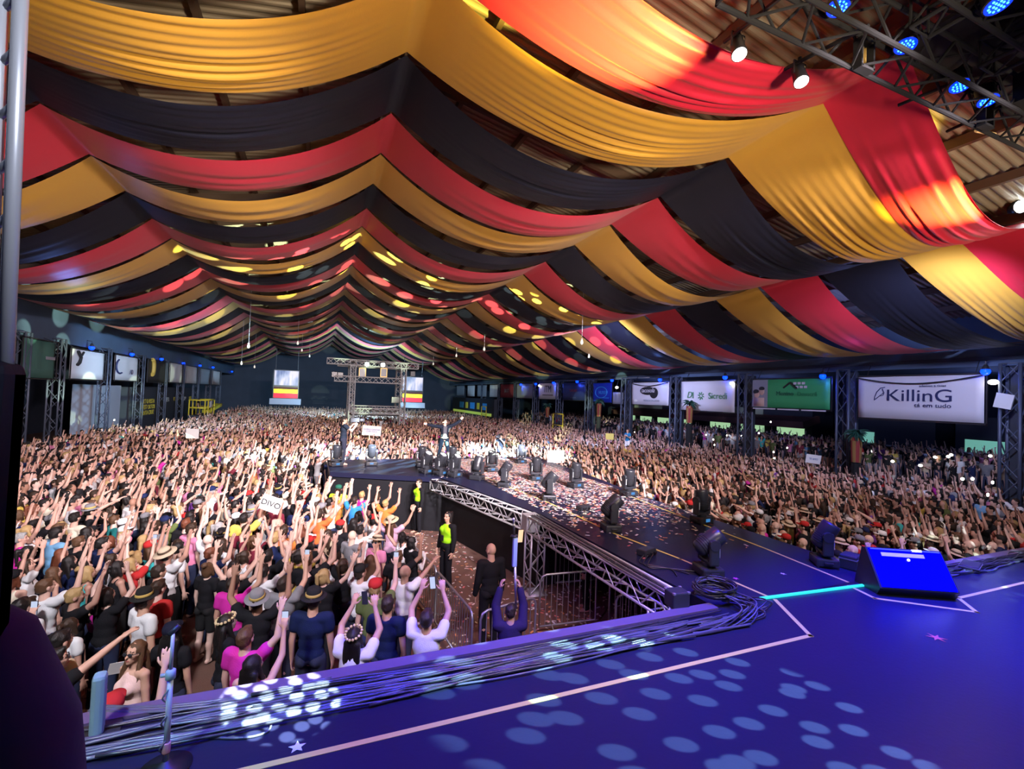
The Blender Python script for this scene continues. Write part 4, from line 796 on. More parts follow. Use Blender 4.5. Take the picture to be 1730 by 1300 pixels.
def body_raw(spec):
    f, sh, AR, AL = skeleton(spec); b = MB(); HM = head_matrix(spec); HR = HM.to_3x3(); T = lambda *q: HM@Vector(q)
    b.ball((0, 0, .95), (.155 if f else .150, .11, .13)); b.ball((0, .0, 1.10), (.120 if f else .138, .090, .15)); b.ball((0, 0, 1.27), (.142 if f else .168, .105, .18)); b.ball((0, -.01, 1.38), (.12 if f else .14, .075, .07))
    if f:
        for s in (-1, 1): b.ball((s*.065, .085, 1.27), (.055, .05, .055))
    else:
        for s in (-1, 1): b.ball((s*.075, .06, 1.31), (.075, .05, .06))
    b.caps((0, -.015, 1.40), T(0, .0, 1.53), .056 if f else .064, .052 if f else .058)
    b.ball(T(0, 0, 1.615), (.075, .093, .097), HR); b.ball(T(0, .03, 1.558), (.056, .064, .066), HR); b.ball(T(0, .068, 1.517), (.026, .024, .02), HR)
    b.caps(T(0, .088, 1.61), T(0, .108, 1.578), .009, .014, 8); b.caps(T(-.036, .078, 1.629), T(.036, .078, 1.629), .013, .013, 8); b.ball(T(0, .090, 1.545), (.024, .012, .011), HR, 10, 6)
    for s in (-1, 1): b.ball(T(s*.034, .062, 1.583), (.028, .03, .028), HR, 10, 6); b.ball(T(s*.078, -.005, 1.588), (.011, .024, .032), HR, 8, 6)
    for s, (S, E, Wr, d, n) in ((1, AR), (-1, AL)):
        k = .86 if f else 1; b.ball(S, .058*k); b.caps(Vector((s*.09, -.01, 1.40)), S, .055, .056*k); b.caps(S, E, .050*k, .040*k); b.caps(E, Wr, .041*k, .027*k); b.caps(S*.55+E*.45, S*.45+E*.55, .050*k, .048*k)
        b.caps(Wr-(Wr-E)*.1, Wr+d*.03, .026*k, .024*k); add_hand(b, Wr, d, n, s, spec.get('curl', .35))
    for s in (-1, 1):
        h = Vector((s*.09, 0, .92)); kn = Vector((s*(.10+spec.get('stance', 0)), .015, .50)); an = Vector((s*(.11+spec.get('stance', 0)*1.8), -.02, .085))
        b.caps(h, kn, .085, .056); b.caps(kn, an, .056, .036); b.caps(an*.4+kn*.6-Vector((0, .02, 0)), an*.6+kn*.4-Vector((0, .012, 0)), .052, .044)
        b.caps(an+Vector((0, -.03, -.04)), an+Vector((s*.02, .14, -.052)), .036, .030)
    return b
def garment_raw(spec, kind):
    f, sh, AR, AL = skeleton(spec); b = MB(); g = .014
    if kind in ('t_shirt', 'tank_top', 'long_sleeve', 'jacket'):
        e = g if kind != 'jacket' else .024; lo = .93 if kind != 'tank_top' else 1.0
        if kind != 'tank_top' or not f: b.ball((0, 0, .97), (.155+e, .115+e, .12))
        b.ball((0, 0, 1.10), ((.128 if f else .143)+e, .097+e, .16)); b.ball((0, 0, 1.265), ((.142 if f else .168)+e, .105+e, .175))
        if f:
            for s in (-1, 1): b.ball((s*.065, .085, 1.27), (.055+e*.8, .05+e*.8, .055+e))
        else:
            for s in (-1, 1): b.ball((s*.075, .06, 1.31), (.075+e, .05+e, .06+e))
        if kind != 'tank_top': b.ball((0, -.012, 1.375), ((.12 if f else .14)+e, .075+e, .06+e))
        else:
            for s in (-1, 1): b.caps((s*.085, .05, 1.34), (s*.085, -.03, 1.43), .028, .028); b.caps((s*.085, -.03, 1.43), (s*.08, -.09, 1.34), .028, .026)
        for s, (S, E, Wr, d, n) in ((1, AR), (-1, AL)):
            k = .86 if f else 1
            if kind == 't_shirt': b.caps(Vector((s*.09, -.01, 1.395)), S, .056+e, .060*k+e); b.caps(S, S+(E-S)*.42, .056*k+e, .056*k+e*1.3)
            if kind in ('long_sleeve', 'jacket'): b.caps(Vector((s*.09, -.01, 1.395)), S, .056+e, .060*k+e); b.caps(S, E, .054*k+e, .046*k+e); b.caps(E, Wr-(Wr-E)*.08, .046*k+e, .032*k+e)
    elif kind == 'safety_vest':
        e = .026; b.ball((0, 0, 1.10), (.143+e, .10+e, .13)); b.ball((0, 0, 1.265), (.168+e, .105+e, .175)); b.ball((0, -.012, 1.375), (.14+e*.7, .075+e, .06+e))
        for s in (-1, 1): b.ball((s*.075, .06, 1.31), (.075+e, .05+e, .06+e)); b.ball((s*.17, -.01, 1.40), (.07, .07, .05))
    else:
        e = .013; b.ball((0, 0, .95), ((.155 if f else .150)+e, .11+e, .115)); low = .10 if kind == 'trousers' else .55
        for s in (-1, 1):
            h = Vector((s*.09, 0, .92)); kn = Vector((s*(.10+spec.get('stance', 0)), .015, .50)); an = Vector((s*(.11+spec.get('stance', 0)*1.8), -.02, .10))
            if kind == 'trousers': b.caps(h, kn, .085+e, .060+e); b.caps(kn, an, .060+e, .045+e*1.5); b.ball((s*.085, -.06, .90), (.075, .07, .08))
            else: b.caps(h, kn+Vector((0, 0, .08)), .085+e, .07+e); b.ball((s*.085, -.06, .90), (.075, .07, .08))
    return b
def hair_raw(style):
    b = MB(); c = Vector((0, -.014, 1.630))
    b.ball(c, (.083, .096, .091), None, 18, 12)
    if style == 'short': b.ball((0, -.03, 1.60), (.080, .080, .085)); b.ball((0, .045, 1.69), (.055, .045, .028))
    else:
        for s in (-1, 1): b.caps((s*.066, -.01, 1.63), (s*.080, .005, 1.50), .030, .028)
        b.ball((0, -.05, 1.57), (.084, .062, .11))
        if style == 'long':
            for x in (-.075, -.04, 0, .04, .075): b.caps((x*.9, -.075, 1.56), (x*1.25, -.125, 1.20-.02*abs(x)*10), .036, .022)
            for s in (-1, 1): b.caps((s*.080, .005, 1.50), (s*.105, .05, 1.28), .030, .016)
        if style == 'ponytail': b.ball((0, -.115, 1.66), (.035, .04, .035)); b.caps((0, -.14, 1.66), (.02, -.17, 1.42), .036, .014)
        if style == 'bun': b.ball((0, -.10, 1.71), (.05, .05, .045))
    return b
UP, DN = (.0, .1, 1), (.05, .05, -1)
A_ = {'down': [(.16, .0, -1), (.06, .22, -1), (.0, .2, -1), (-1, 0, 0)], 'up': [(.56, .22, .74), (-.06, .22, .96), (.0, .12, 1), (0, 1, 0)], 'upwide': [(.72, .1, .68), (.35, .12, .92), (.2, .1, 1), (0, 1, 0)],
      'wave': [(.62, .25, .55), (-.02, .22, .97), (.05, .1, 1), (0, 1, 0)], 'phone': [(.12, .66, .62), (-.12, .32, .93), (-.05, .1, 1), (0, 1, .0)], 'phone2': [(.20, .55, .78), (-.40, .28, .86), (-.15, .1, 1), (-.3, 1, 0)],
      'clap': [(.34, .40, .82), (-.42, .12, .88), (-.1, .1, 1), (-1, 0, 0)], 'chest': [(.28, .22, -.92), (-.52, .72, .42), (-.8, .3, .5), (0, -1, .3)], 'point': [(.12, .80, .55), (.02, .84, .52), (0, .9, .45), (0, 0, -1)],
      'camera': [(.22, .55, -.45), (-.34, .62, .68), (-.3, .5, .7), (-1, 0, 0)], 'side': [(.92, .1, .10), (.93, .18, .22), (.9, .2, .2), (0, 1, .2)], 'sideup': [(.80, .1, .42), (.78, .1, .62), (.5, .1, .85), (0, 1, 0)], 'hip': [(.55, -.1, -.82), (-.5, .35, -.62), (-.6, .2, -.6), (0, 0, 1)],
      'cup': [(.14, .12, -1), (-.1, .85, .25), (-.1, .9, .2), (-1, 0, 0)], 'stick': [(.1, .55, .82), (-.25, .2, .95), (-.1, .1, 1), (-1, .2, 0)]}
POSES = [('both arms raised', 'up', 'up', 'M', 14), ('both arms raised', 'up', 'up', 'F', 14), ('one arm raised', 'up', 'down', 'M', 8), ('one arm raised', 'down', 'up', 'F', 8), ('both arms spread high', 'upwide', 'upwide', 'F', 10), ('one arm waving', 'wave', 'chest', 'M', 4),
         ('holding a phone up', 'phone', 'down', 'M', 6), ('holding a phone up', 'phone', 'chest', 'F', 10), ('holding a phone up with two hands', 'phone2', 'phone2', 'M', 12), ('clapping overhead', 'clap', 'clap', 'F', 8), ('hands clasped at the chest', 'chest', 'chest', 'F', 5),
         ('arms hanging', 'down', 'down', 'M', 0), ('arms hanging', 'down', 'down', 'F', 6), ('pointing forward', 'point', 'down', 'M', 6), ('one arm waving', 'chest', 'wave', 'F', 8), ('holding a cup', 'cup', 'down', 'M', 2), ('arms outstretched', 'side', 'sideup', 'M', 4), ('filming with a camera', 'camera', 'camera', 'M', 0), ('lifting a stick', 'stick', 'stick', 'M', -10)]
PROTO = []; HAIR = {}; HATS = {}
def build_protos():
    tmp = []; lowpoly = []
    def queue(b, vox, smooth, dec=None):
        me = b.mesh('p'); o = bpy.data.objects.new('p', me); COL.objects.link(o)
        m = o.modifiers.new('r', 'REMESH'); m.mode = 'VOXEL'; m.voxel_size = vox
        if smooth: m = o.modifiers.new('s', 'SMOOTH'); m.iterations = smooth; m.factor = .5
        if dec: lowpoly.append((o, dec))
        tmp.append(o); return o
    specs = []
    for nm, r, l, sex, pit in POSES:
        sp = dict(name=nm, R=A_[r], L=A_[l], sex=sex, pitch=pit, yaw=random.choice((-14, 0, 0, 12)), stance=.06 if r == 'side' else .0, curl=1.3 if 'phone' in r or r in ('camera', 'stick', 'cup') else .35)
        if r == 'side': sp['yaw'] = 10
        g = {}
        kinds = ['t_shirt', 'tank_top', 'trousers'] if sex == 'F' else ['t_shirt', 'trousers']
        if r in ('side', 'stick'): kinds = ['jacket', 't_shirt', 'trousers']
        if nm in ('arms hanging', 'hands clasped at the chest') and sex == 'M': kinds += ['long_sleeve', 'safety_vest']
        if sex == 'F' or nm == 'one arm raised': kinds.append('shorts')
        q = dict(body=queue(body_raw(sp), .0078, 2, 6500), lod=queue(body_raw(sp), .02, 1, 620), lod2=queue(body_raw(sp), .026, 1, 190))
        for k in kinds: q[k] = queue(garment_raw(sp, k), .014, 4, 1800)
        q['lod_t'] = queue(garment_raw(sp, 't_shirt'), .03, 1, 150); q['lod_p'] = queue(garment_raw(sp, 'trousers'), .035, 1, 60)
        q['lod2_t'] = queue(garment_raw(sp, 't_shirt'), .03, 1, 60); q['lod2_p'] = queue(garment_raw(sp, 'trousers'), .035, 1, 22); specs.append((sp, q))
    hq = {}
    for st in ('short', 'long', 'ponytail', 'bun'): hq[st] = queue(hair_raw(st), .011, 3, 1500); hq['lod_'+st] = queue(hair_raw(st), .02, 1, 70); hq['lod2_'+st] = queue(hair_raw(st), .025, 0, 30)
    bpy.context.view_layer.update(); dg = bpy.context.evaluated_depsgraph_get(); dg.update()
    for o, want in lowpoly:
        n = sum(len(p.vertices)-2 for p in o.evaluated_get(dg).data.polygons); m = o.modifiers.new('d', 'DECIMATE'); m.ratio = min(1, want/max(n, 1))
    bpy.context.view_layer.update(); dg = bpy.context.evaluated_depsgraph_get(); dg.update()
    def get(o, nm):
        me = bpy.data.meshes.new_from_object(o.evaluated_get(dg)); me.name = nm; me.polygons.foreach_set('use_smooth', [True]*len(me.polygons)); return me
    def tri(me):
        me.calc_loop_triangles(); v = np.empty(len(me.vertices)*3); me.vertices.foreach_get('co', v); t = np.empty(len(me.loop_triangles)*3, dtype=np.int32); me.loop_triangles.foreach_get('vertices', t); return v.reshape(-1, 3), t.reshape(-1, 3)
    def coarse(me, amp, fr):
        for v in me.vertices: v.co += v.normal*amp*(noise.noise(v.co*fr)+.5*noise.noise(v.co*fr*2.1))
    for st in ('short', 'long', 'ponytail', 'bun'):
        me = get(hq[st], 'hair'); coarse(me, .010, 26); me.materials.append(M_HAIR); HAIR[st] = (me, tri(get(hq['lod_'+st], 'zzlod')), tri(get(hq['lod2_'+st], 'zzlod')))
    for sp, q in specs:
        HM = head_matrix(sp); inv = HM.inverted(); body = get(q['body'], 'body')
        for v in body.vertices:
            c = inv@v.co
            if c.z > 1.5 and c.y > .04:
                for s in (-1, 1):
                    d = (c-Vector((s*.031, .092, 1.608))).length
                    if d < .024: v.co += HM.to_3x3()@Vector((0, -.010*(1-d/.024), 0))
        for m in (M_SKIN, M_EYE, M_LIP): body.materials.append(m)
        for p in body.polygons:
            c = inv@p.center
            if c.z > 1.5 and c.y > .06:
                if min(abs(c.x-.031), abs(c.x+.031)) < .013 and abs(c.z-1.609) < .0065: p.material_index = 1
                elif .014 < abs(c.x) < .046 and abs(c.z-1.634) < .0045: p.material_index = 1
                elif abs(c.x) < .023 and abs(c.z-1.545) < .008 and c.y > .085: p.material_index = 2
        d = dict(spec=sp, HM=HM, body=body)
        for k in ('t_shirt', 'tank_top', 'long_sleeve', 'jacket', 'safety_vest', 'trousers', 'shorts'):
            if k in q: me = get(q[k], k); coarse(me, .007, 13); me.materials.append(M_FAB); d[k] = me
        for lv in ('lod', 'lod2'): d[lv] = [tri(get(q[lv], 'zzlod')), tri(get(q[lv+'_t'], 'zzlod')), tri(get(q[lv+'_p'], 'zzlod'))]
        f, sh, AR, AL = skeleton(sp)
        d['hands'] = []
        for S, E, Wr, hd, n in (AR, AL): d['hands'].append((Wr, hd, n))
        PROTO.append(d)
    for o in tmp:
        me = o.data; bpy.data.objects.remove(o); bpy.data.meshes.remove(me)
    for me in [m for m in bpy.data.meshes if m.users == 0 and m.name.startswith('zzlod')]: bpy.data.meshes.remove(me)
    # hats in head space
    def hat(name, prof, mats, n=28, sc=(1, 1), c=(0, -.01, 1.655), peak=False):
        b = MB(); b.lathe(prof, c, (0, -.12, 1), n); b.cm = 1
        if name != 'cap': b.lathe([(prof[3][0]+.003, .022), (prof[3][0]+.004, .024), (prof[3][0]+.001, .052), (prof[3][0]-.002, .054)], c, (0, -.12, 1), n)
        else:
            b.cm = 0; pts = [(x*.078, .075+.085*math.sqrt(max(0, 1-x*x)), 1.668+.012*(1-x*x)) for x in np.linspace(-1, 1, 11)]; m = len(pts)
            b.add([(x, y, z) for x, y, z in pts]+[(x*.98, .05, 1.675) for x, y, z in pts]+[(x, y, z-.006) for x, y, z in pts]+[(x*.98, .05, 1.669) for x, y, z in pts],
                  [(i, i+1, m+i+1, m+i) for i in range(m-1)]+[(2*m+i+1, 2*m+i, 3*m+i, 3*m+i+1) for i in range(m-1)]+[(i+1, i, 2*m+i, 2*m+i+1) for i in range(m-1)])
        me = b.mesh(name, True)
        for m in mats: me.materials.append(m)
        HATS[name] = me
    band = mat('hat_band', (.55, .38, .10), .6)
    hat('cap', [(.092, -.005), (.096, .0), (.095, .03), (.082, .066), (.05, .084), (.01, .09)], [M_FAB]); hat('felt_hat', [(.150, .004), (.152, .0), (.10, -.002), (.092, .02), (.088, .06), (.075, .10), (.05, .112), (.01, .105)], [M_FAB, band]); hat('straw_hat', [(.17, .0), (.172, -.004), (.11, -.006), (.095, .015), (.09, .06), (.07, .085), (.01, .09)], [M_FAB, mat('hat_band_dark', (.08, .05, .03), .7)])
    b = MB()
    for s in (-1, 1): b.ball((s*.032, .100, 1.609), (.026, .006, .019)); b.tube([(s*.058, .095, 1.612), (s*.080, .04, 1.612), (s*.080, -.02, 1.605)], .003, n=5)
    b.caps((-.012, .106, 1.614), (.012, .106, 1.614), .003, .003, 6); me = b.mesh('sunglasses', True); me.materials.append(M_BLACK); HATS['sunglasses'] = me
    b = MB()
    for k in range(16): a = 2*PI*k/16; b.ball((.091*math.cos(a), -.012+.106*math.sin(a), 1.668-.02*math.sin(a)*-1), .017, nu=8, nv=6)
    me = b.mesh('flower_band', True); me.materials.append(M_FAB); HATS['flower_band'] = me
SKINS = [(.62, .36, .28), (.70, .44, .35), (.52, .29, .22), (.36, .19, .13), (.74, .50, .42)]
HCOL = {'black': (.012, .010, .010), 'dark brown': (.035, .020, .012), 'brown': (.10, .05, .025), 'blonde': (.42, .28, .12), 'auburn': (.16, .05, .025), 'grey': (.3, .3, .3)}
CLOTH = {'black': (.012, .012, .015), 'white': (.78, .78, .80), 'navy': (.015, .025, .09), 'grey': (.22, .22, .24), 'red': (.50, .03, .03), 'pink': (.75, .25, .42), 'magenta': (.62, .03, .36), 'yellow': (.70, .52, .10), 'sky blue': (.18, .40, .65), 'beige': (.60, .48, .34), 'olive green': (.12, .16, .05), 'maroon': (.18, .02, .04), 'turquoise': (.05, .45, .45), 'orange': (.75, .22, .05), 'purple': (.20, .06, .35), 'cream': (.72, .66, .52)}
def person(pi, loc, rz, label, shirt='t_shirt', sc=(.5, .5, .5), legs='trousers', lc=(.03, .035, .06), hair='short', hc=(.03, .02, .015), skin=(.62, .36, .26), hat=None, hatc=(.02, .02, .02), s=1.0, group=None, extra=()):
    d = PROTO[pi]; t = empty('person', loc, rz, label, 'person', group); t.scale = (s, s, s)
    def ch(nm, me, col, hm=False):
        o = link(nm, me, t); o.color = (*col, 1)
        if hm: o.matrix_local = d['HM']
        return o
    ch('body', d['body'], skin)
    if shirt in d: ch(shirt, d[shirt], sc)
    if legs in d: ch(legs, d[legs], lc)
    if hair: ch('hair', HAIR[hair][0], hc, True)
    if hat: ch(hat, HATS[hat], hatc, True)
    for e in extra:
        if e in HATS: ch(e, HATS[e], (.02, .02, .02) if e == 'sunglasses' else (.70, .55, .30), True)
    return t
PH = {}
def phone(t, pi, label, both=False, lit=True, col=None):
    d = PROTO[pi]; hs = d['hands']; Wr, hd, n = hs[0]
    c = (hs[0][0]+hs[0][1]*.10+hs[1][0]+hs[1][1]*.10)/2 if both else Wr+hd*.11+n*.018
    if 'm' not in PH:
        b = MB(); b.box((0, 0, 0), (.076, .009, .158), bev=.004); PH['m'] = b.mesh('phone'); PH['m'].materials.append(M_BLACK)
        b = MB(); b.box((0, -.0052, 0), (.068, .001, .146)); PH['s'] = b.mesh('screen'); PH['s'].materials.append(mat('phone_screen', (.1, .1, .12), .2, emit=(.55, .65, .85), es=.9))
        b = MB(); b.cyl((.02, .004, .055), (.02, .007, .055), .009, n=10); b.cyl((.02, .004, .033), (.02, .007, .033), .009, n=10); PH['c'] = b.mesh('camera_eye'); PH['c'].materials.append(M_DSTEEL)
    o = link('phone', PH['m']); tag(o, label, 'phone', 'phones held up'); f = Vector((0, 1, 0)); z = hd; x = f.cross(z).normalized(); y = z.cross(x).normalized()
    R = Matrix((x, y, z)).transposed().to_4x4(); tm = Matrix.Translation(t.location)@Matrix.Rotation(t.rotation_euler.z, 4, 'Z')@Matrix.Scale(t.scale[0], 4)
    o.matrix_world = tm@Matrix.Translation(c)@R
    if lit: link('screen', PH['s'], o)
    link('camera_eye', PH['c'], o); return o
SING = Vector((4.86, 19.3, 0))
def face(p, q=SING, j=0): return math.atan2(-(q[0]-p[0]), q[1]-p[1])+j
def in_poly(x, y, poly):
    c = False; n = len(poly); j = n-1
    for i in range(n):
        (xi, yi), (xj, yj) = poly[i], poly[j]
        if (yi > y) != (yj > y) and x < (xj-xi)*(y-yi)/(yj-yi)+xi: c = not c
        j = i
    return c
PIT = [(-9, -9), (-9, 5.08), (1.45, 5.08), (1.75, 6.0), (1.8, 13.6), (.1, 15.0), (-.3, 16.4), (-.3, 20.4), (9.9, 20.4), (9.75, 15), (9.3, 11), (9.3, 5.15), (30, 5.15), (30, -9)]
TAKEN = []
def heroes():
    Z = 1.62
    def at(px, py, z=Z): p = P(px, py, z); return Vector((p.x, p.y, 0))
    def add(pi, px, py, rz, label, **k):
        s = k.get('s', 1.0); p = at(px, py, 1.62*s); TAKEN.append((p.x, p.y))
        if px in (245, 228, 530, 600, 722, 292, 655): d = -p.normalized(); TAKEN.append((p.x+d.x*.55, p.y+d.y*.55)); TAKEN.append((p.x+d.x*1.0, p.y+d.y*1.0)) if px != 228 else None
        return person(pi, p, face(p) if rz is None else rz, label, **k)
    C = CLOTH
    NV = (.010, .018, .06)
    t = add(11, 245, 1012, -.9, 'man in white T-shirt and black banded hat standing still near the stage lip', sc=C['white'], hat='felt_hat', s=1.04)
    t = add(11, 530, 1012, -.35, 'broad man in navy polo and tall black hat with gold band, seen from behind', sc=NV, hat='felt_hat', s=1.08)
    t = add(8, 600, 1072, -.5, 'woman with very long dark hair and flower band filming with a black phone', sc=C['white'], hair='long', hc=HCOL['black'], extra=('flower_band',)); phone(t, 8, 'black phone in two hands of the long haired woman by the stage lip', True, False)
    t = add(11, 655, 1020, -.5, 'stout man in dark navy polo with short hair, seen from behind', sc=NV, s=1.03)
    t = add(8, 722, 1042, -.45, 'man in white tight T-shirt lifting a phone with two hands by the barrier corner', sc=C['white'], s=1.02); phone(t, 8, 'phone lifted in two hands by the man in tight white shirt', True)
    t = add(12, 228, 1100, 2.4, 'woman in glasses with pale pink top reading a white paper at the stage lip', shirt='tank_top', sc=(.8, .55, .5), hair='long', hc=HCOL['brown'], extra=('sunglasses',))
    p = at(215, 1108); b = MB(); b.box((0, 0, 0), (.22, .004, .14)); o = b.build('paper_sheet', M_WHITEP); pp = P(212, 1118, 1.42); o.location = pp+Vector((0, -.12, 0)); o.rotation_euler = (.3, .15, .4); tag(o, 'white paper sheet held below the face of the woman in glasses', 'paper')
    add(12, 292, 1068, -.4, 'person in black cap and black top right behind the microphone stand', sc=C['black'], hat='cap', hatc=(.01, .012, .03), hair='long', hc=HCOL['black'])
    add(11, 268, 965, -1.0, 'man in black T-shirt with short hair turned sideways near the hat wearer', sc=C['black']); add(2, 395, 985, None, 'man in magenta T-shirt with one arm raised', sc=C['magenta'])
    add(12, 385, 1050, -1.2, 'pale woman in black with flower headband looking sideways', sc=C['black'], hair='long', hc=HCOL['black'], extra=('flower_band',), skin=(.78, .62, .55))
    t = add(7, 430, 1120, None, 'woman in hot pink top filming with a phone right at the stage lip', shirt='tank_top', sc=(.8, .05, .35), hair='long', hc=HCOL['black']); phone(t, 7, 'phone held up by the woman in hot pink top')
    add(13, 685, 965, -.9, 'bald man in white T-shirt near the barrier with one arm forward', sc=C['white'], hair=None, skin=(.5, .3, .22)); add(10, 697, 915, -1.1, 'pale woman in black jacket leaning on the barrier by the guard', sc=C['black'], hair='bun', hc=HCOL['black'], skin=(.85, .78, .74))
    add(12, 636, 915, 2.3, 'person in pink shirt, sunglasses and beige hat facing the stage', sc=C['pink'], hat='straw_hat', hatc=C['beige'], extra=('sunglasses',)); add(4, 662, 880, -.5, 'person in pale pink top and straw hat with arms spread by the barrier', sc=(.75, .45, .62), hat='straw_hat', hatc=(.6, .5, .3), hair='long', hc=HCOL['brown'])
    add(11, 572, 826, -.3, 'man in neon yellow vest and green cap inside the crowd below the angled catwalk', sc=(.45, .75, .03), hat='cap', hatc=(.02, .12, .08)); add(2, 540, 868, None, 'man in orange T-shirt with one arm raised, mid crowd', sc=(.85, .18, .05)); add(0, 600, 845, None, 'man in bright blue T-shirt with both arms raised below the angled catwalk', sc=(.04, .25, .6))
    add(11, 595, 905, -.9, 'bald man in pale shirt, mid crowd near the guards', sc=C['grey'], hair=None, skin=(.74, .50, .40)); add(9, 610, 965, -.7, 'woman in white T-shirt and dark cap clapping near the barrier', sc=C['white'], hat='cap')
    t = add(6, 480, 985, None, 'man in dark grey T-shirt lifting a phone behind the tall black hat', sc=C['grey']); phone(t, 6, 'lit phone lifted by the man in dark grey behind the tall black hat')
    # pit staff
    t = add(11, 757, 872, 2.0, 'guard in neon yellow vest over black shirt, closest in the pit', shirt='long_sleeve', sc=C['black'], lc=(.012, .012, .016), hair='ponytail', hc=HCOL['black'], s=1.04)
    for q, lab in ((t, 0),):
        v = link('safety_vest', PROTO[11]['safety_vest'], t); v.color = (.42, .95, .02, 1); b = MB(); b.box((.0, .152, 1.16), (.10, .02, .12), bev=.005); b.build('black_pocket', M_BLACKM, t)
    t = add(11, 708, 815, 1.9, 'guard in neon yellow vest further down the pit', shirt='long_sleeve', sc=C['black'], lc=(.012, .012, .016), s=1.02); v = link('safety_vest', PROTO[11]['safety_vest'], t); v.color = (.42, .95, .02, 1); b = MB(); b.box((.0, .152, 1.16), (.10, .02, .12), bev=.005); b.build('black_pocket', M_BLACKM, t)
    add(11, 830, 928, .1, 'bald man in black standing alone in the pit, seen from behind', shirt='long_sleeve', sc=C['black'], lc=(.012, .012, .016), hair=None, s=1.08)
    q = P(1012, 1050, .05); t = person(11, Vector((q.x+.05, q.y+.6, 0)), 1.0, 'person in black trousers standing under the catwalk truss', shirt='long_sleeve', sc=C['black'], lc=(.012, .012, .016)); TAKEN.append((q.x, q.y))
    p = P(862, 1052, 1.35); t = person(18, Vector((p.x, p.y, 0)), -.3, 'person in purple black jacket lifting a long pole at the stage lip', shirt='jacket', sc=(.03, .02, .07), hair='short', s=.93); TAKEN.append((p.x, p.y))
    h = Vector((p.x+.02, p.y+.25, 1.75)); top = PY(868, 878, h.y+.05); base = PY(872, 1010, h.y); d = top-base
    t = empty('camera_pole', base, 0, 'pale blue extending pole lifted above the pit', 'pole'); b = MB(); b.cyl((0, 0, -.15), d*.42, .018, n=12); b.build('lower_tube', M_STEEL, t, True); b = MB(); b.box(d*.58, (.07, .06, d.length*.38), bev=.015); b.build('grip_case', mat('pole_pale_blue', (.30, .42, .80), .35), t); b = MB(); b.cyl(d*.78, d*.80, .06, .05); b.cyl(d*.78, d, .014, .022); b.build('top_rod', M_BLACK, t, True); b = MB(); b.cyl(d*.92, d*1.02, .022, .014); b.build('tip', M_WHITEP, t, True)
    pp = PY(879, 906, base.y+.12); o = link('phone', PH['m']); o.location = pp; o.rotation_euler = (0, .08, .2); o.scale = (1.3, 1.3, 1.3); tag(o, 'phone with glowing orange picture on the lifted pole', 'phone'); b = MB(); b.box((0, -.0056, 0), (.066, .001, .14)); b.build('screen', mat('phone_orange', (.3, .2, .1), .2, emit=(1, .6, .35), es=1.0), o)
    # performer and crew
    p = P(749, 781, ZS); t = person(16, p, math.atan2(-(0-p.x), 0-p.y)+.15, 'singer in dark jacket and grey shirt with arms stretched wide on the catwalk end', shirt='jacket', sc=(.006, .008, .016), lc=(.008, .018, .035), hc=HCOL['dark brown'], s=1.03); TAKEN.append((p.x, p.y))
    b = MB(); b.box((0, .122, 1.22), (.15, .03, .42), bev=.02); b.build('shirt_front', mat('shirt_mauve', (.04, .035, .045), .8), t); b = MB(); b.cyl((0, 0, .955), (0, 0, 1.0), .168, n=20); b.build('belt', mat('belt', (.2, .2, .15), .4), t)
    b = MB(); b.box((0, 0, .04), (1.2, .5, .08), bev=.01); o = b.build('stage_step', M_BLACK); o.location = p+Vector((-.1, -.55, 0)); tag(o, 'low black step in front of the singer', 'step')
    for (px, py, lab, pi) in ((578, 786, 'camera operator in dark clothes filming from the box side end of the catwalk', 17), (845, 772, 'camera operator in dark clothes beyond the singer', 17)):
        p = P(px, py, ZS) if px < 600 else P(px, py, 1.1); fl = ZS if px < 600 else 0; loc = Vector((p.x, p.y, ZS if px < 600 else .6)); t = person(pi, loc, face(p), lab, sc=(.02, .03, .05), hat='cap', s=1.05)
        if px > 600: b = MB(); b.box((0, 0, .3), (.9, .9, .6)); o = b.build('camera_riser', M_BLACKM); o.location = (p.x, p.y, 0); tag(o, 'black riser under the camera operator beyond the singer', 'riser')
        R = Matrix.Rotation(face(p), 4, 'Z'); c = empty('video_camera', loc+R@Vector((0, .38, 1.68)), face(p), 'shoulder video camera of the '+lab.replace('camera operator in dark clothes ', 'operator '), 'camera'); b = MB(); b.box((0, 0, 0), (.13, .34, .17), bev=.02); b.build('camera_body', M_BLACK, c); b = MB(); b.cyl((0, .15, 0), (0, .36, 0), .055, .07, n=16); b.build('lens', M_DSTEEL, c, True); b = MB(); b.tube([(0, -.1, .09), (0, -.08, .14), (0, .08, .14), (0, .1, .09)], .012); b.build('handle', M_BLACK, c)
        TAKEN.append((p.x, p.y))
    p = PY(1060, 745, 26); person(10, Vector((p.x, p.y, .95)), face(p), 'person in blue top lifted above the crowd by the bar side columns', sc=(.02, .15, .3), legs='shorts', lc=C['white'], hair='bun', hc=HCOL['brown'])
    p = PY(297, 668, 58.5); q = person(11, Vector((-12.0, 59.3, 1.4)), -1.6, 'man in black on the yellow railing platform', sc=C['black'], s=1.0)
    # hand written boards
    for px, py, z, w_, h, tilt, s, lab in ((458, 852, 2.05, .42, .34, .35, 'DIVO', 'small white board with big black letters held up mid crowd'), (628, 728, 2.1, 1.15, .62, .05, 'QUERO CANTAR\nCOM VOCE', 'white cloth with blue handwriting held up below the gantry'), (939, 772, 2.0, .75, .55, -.03, '', 'bluish white board held up on the bar side of the catwalk end'), (1374, 776, 2.1, .8, .42, .1, 'TE AMO', 'pale board held up near the bar side columns'), (325, 733, 2.05, .6, .5, .02, '', 'pale square card held up far in the crowd'), (1030, 738, 2.0, .6, .45, 0, '', 'yellow card held up near the bar side')):
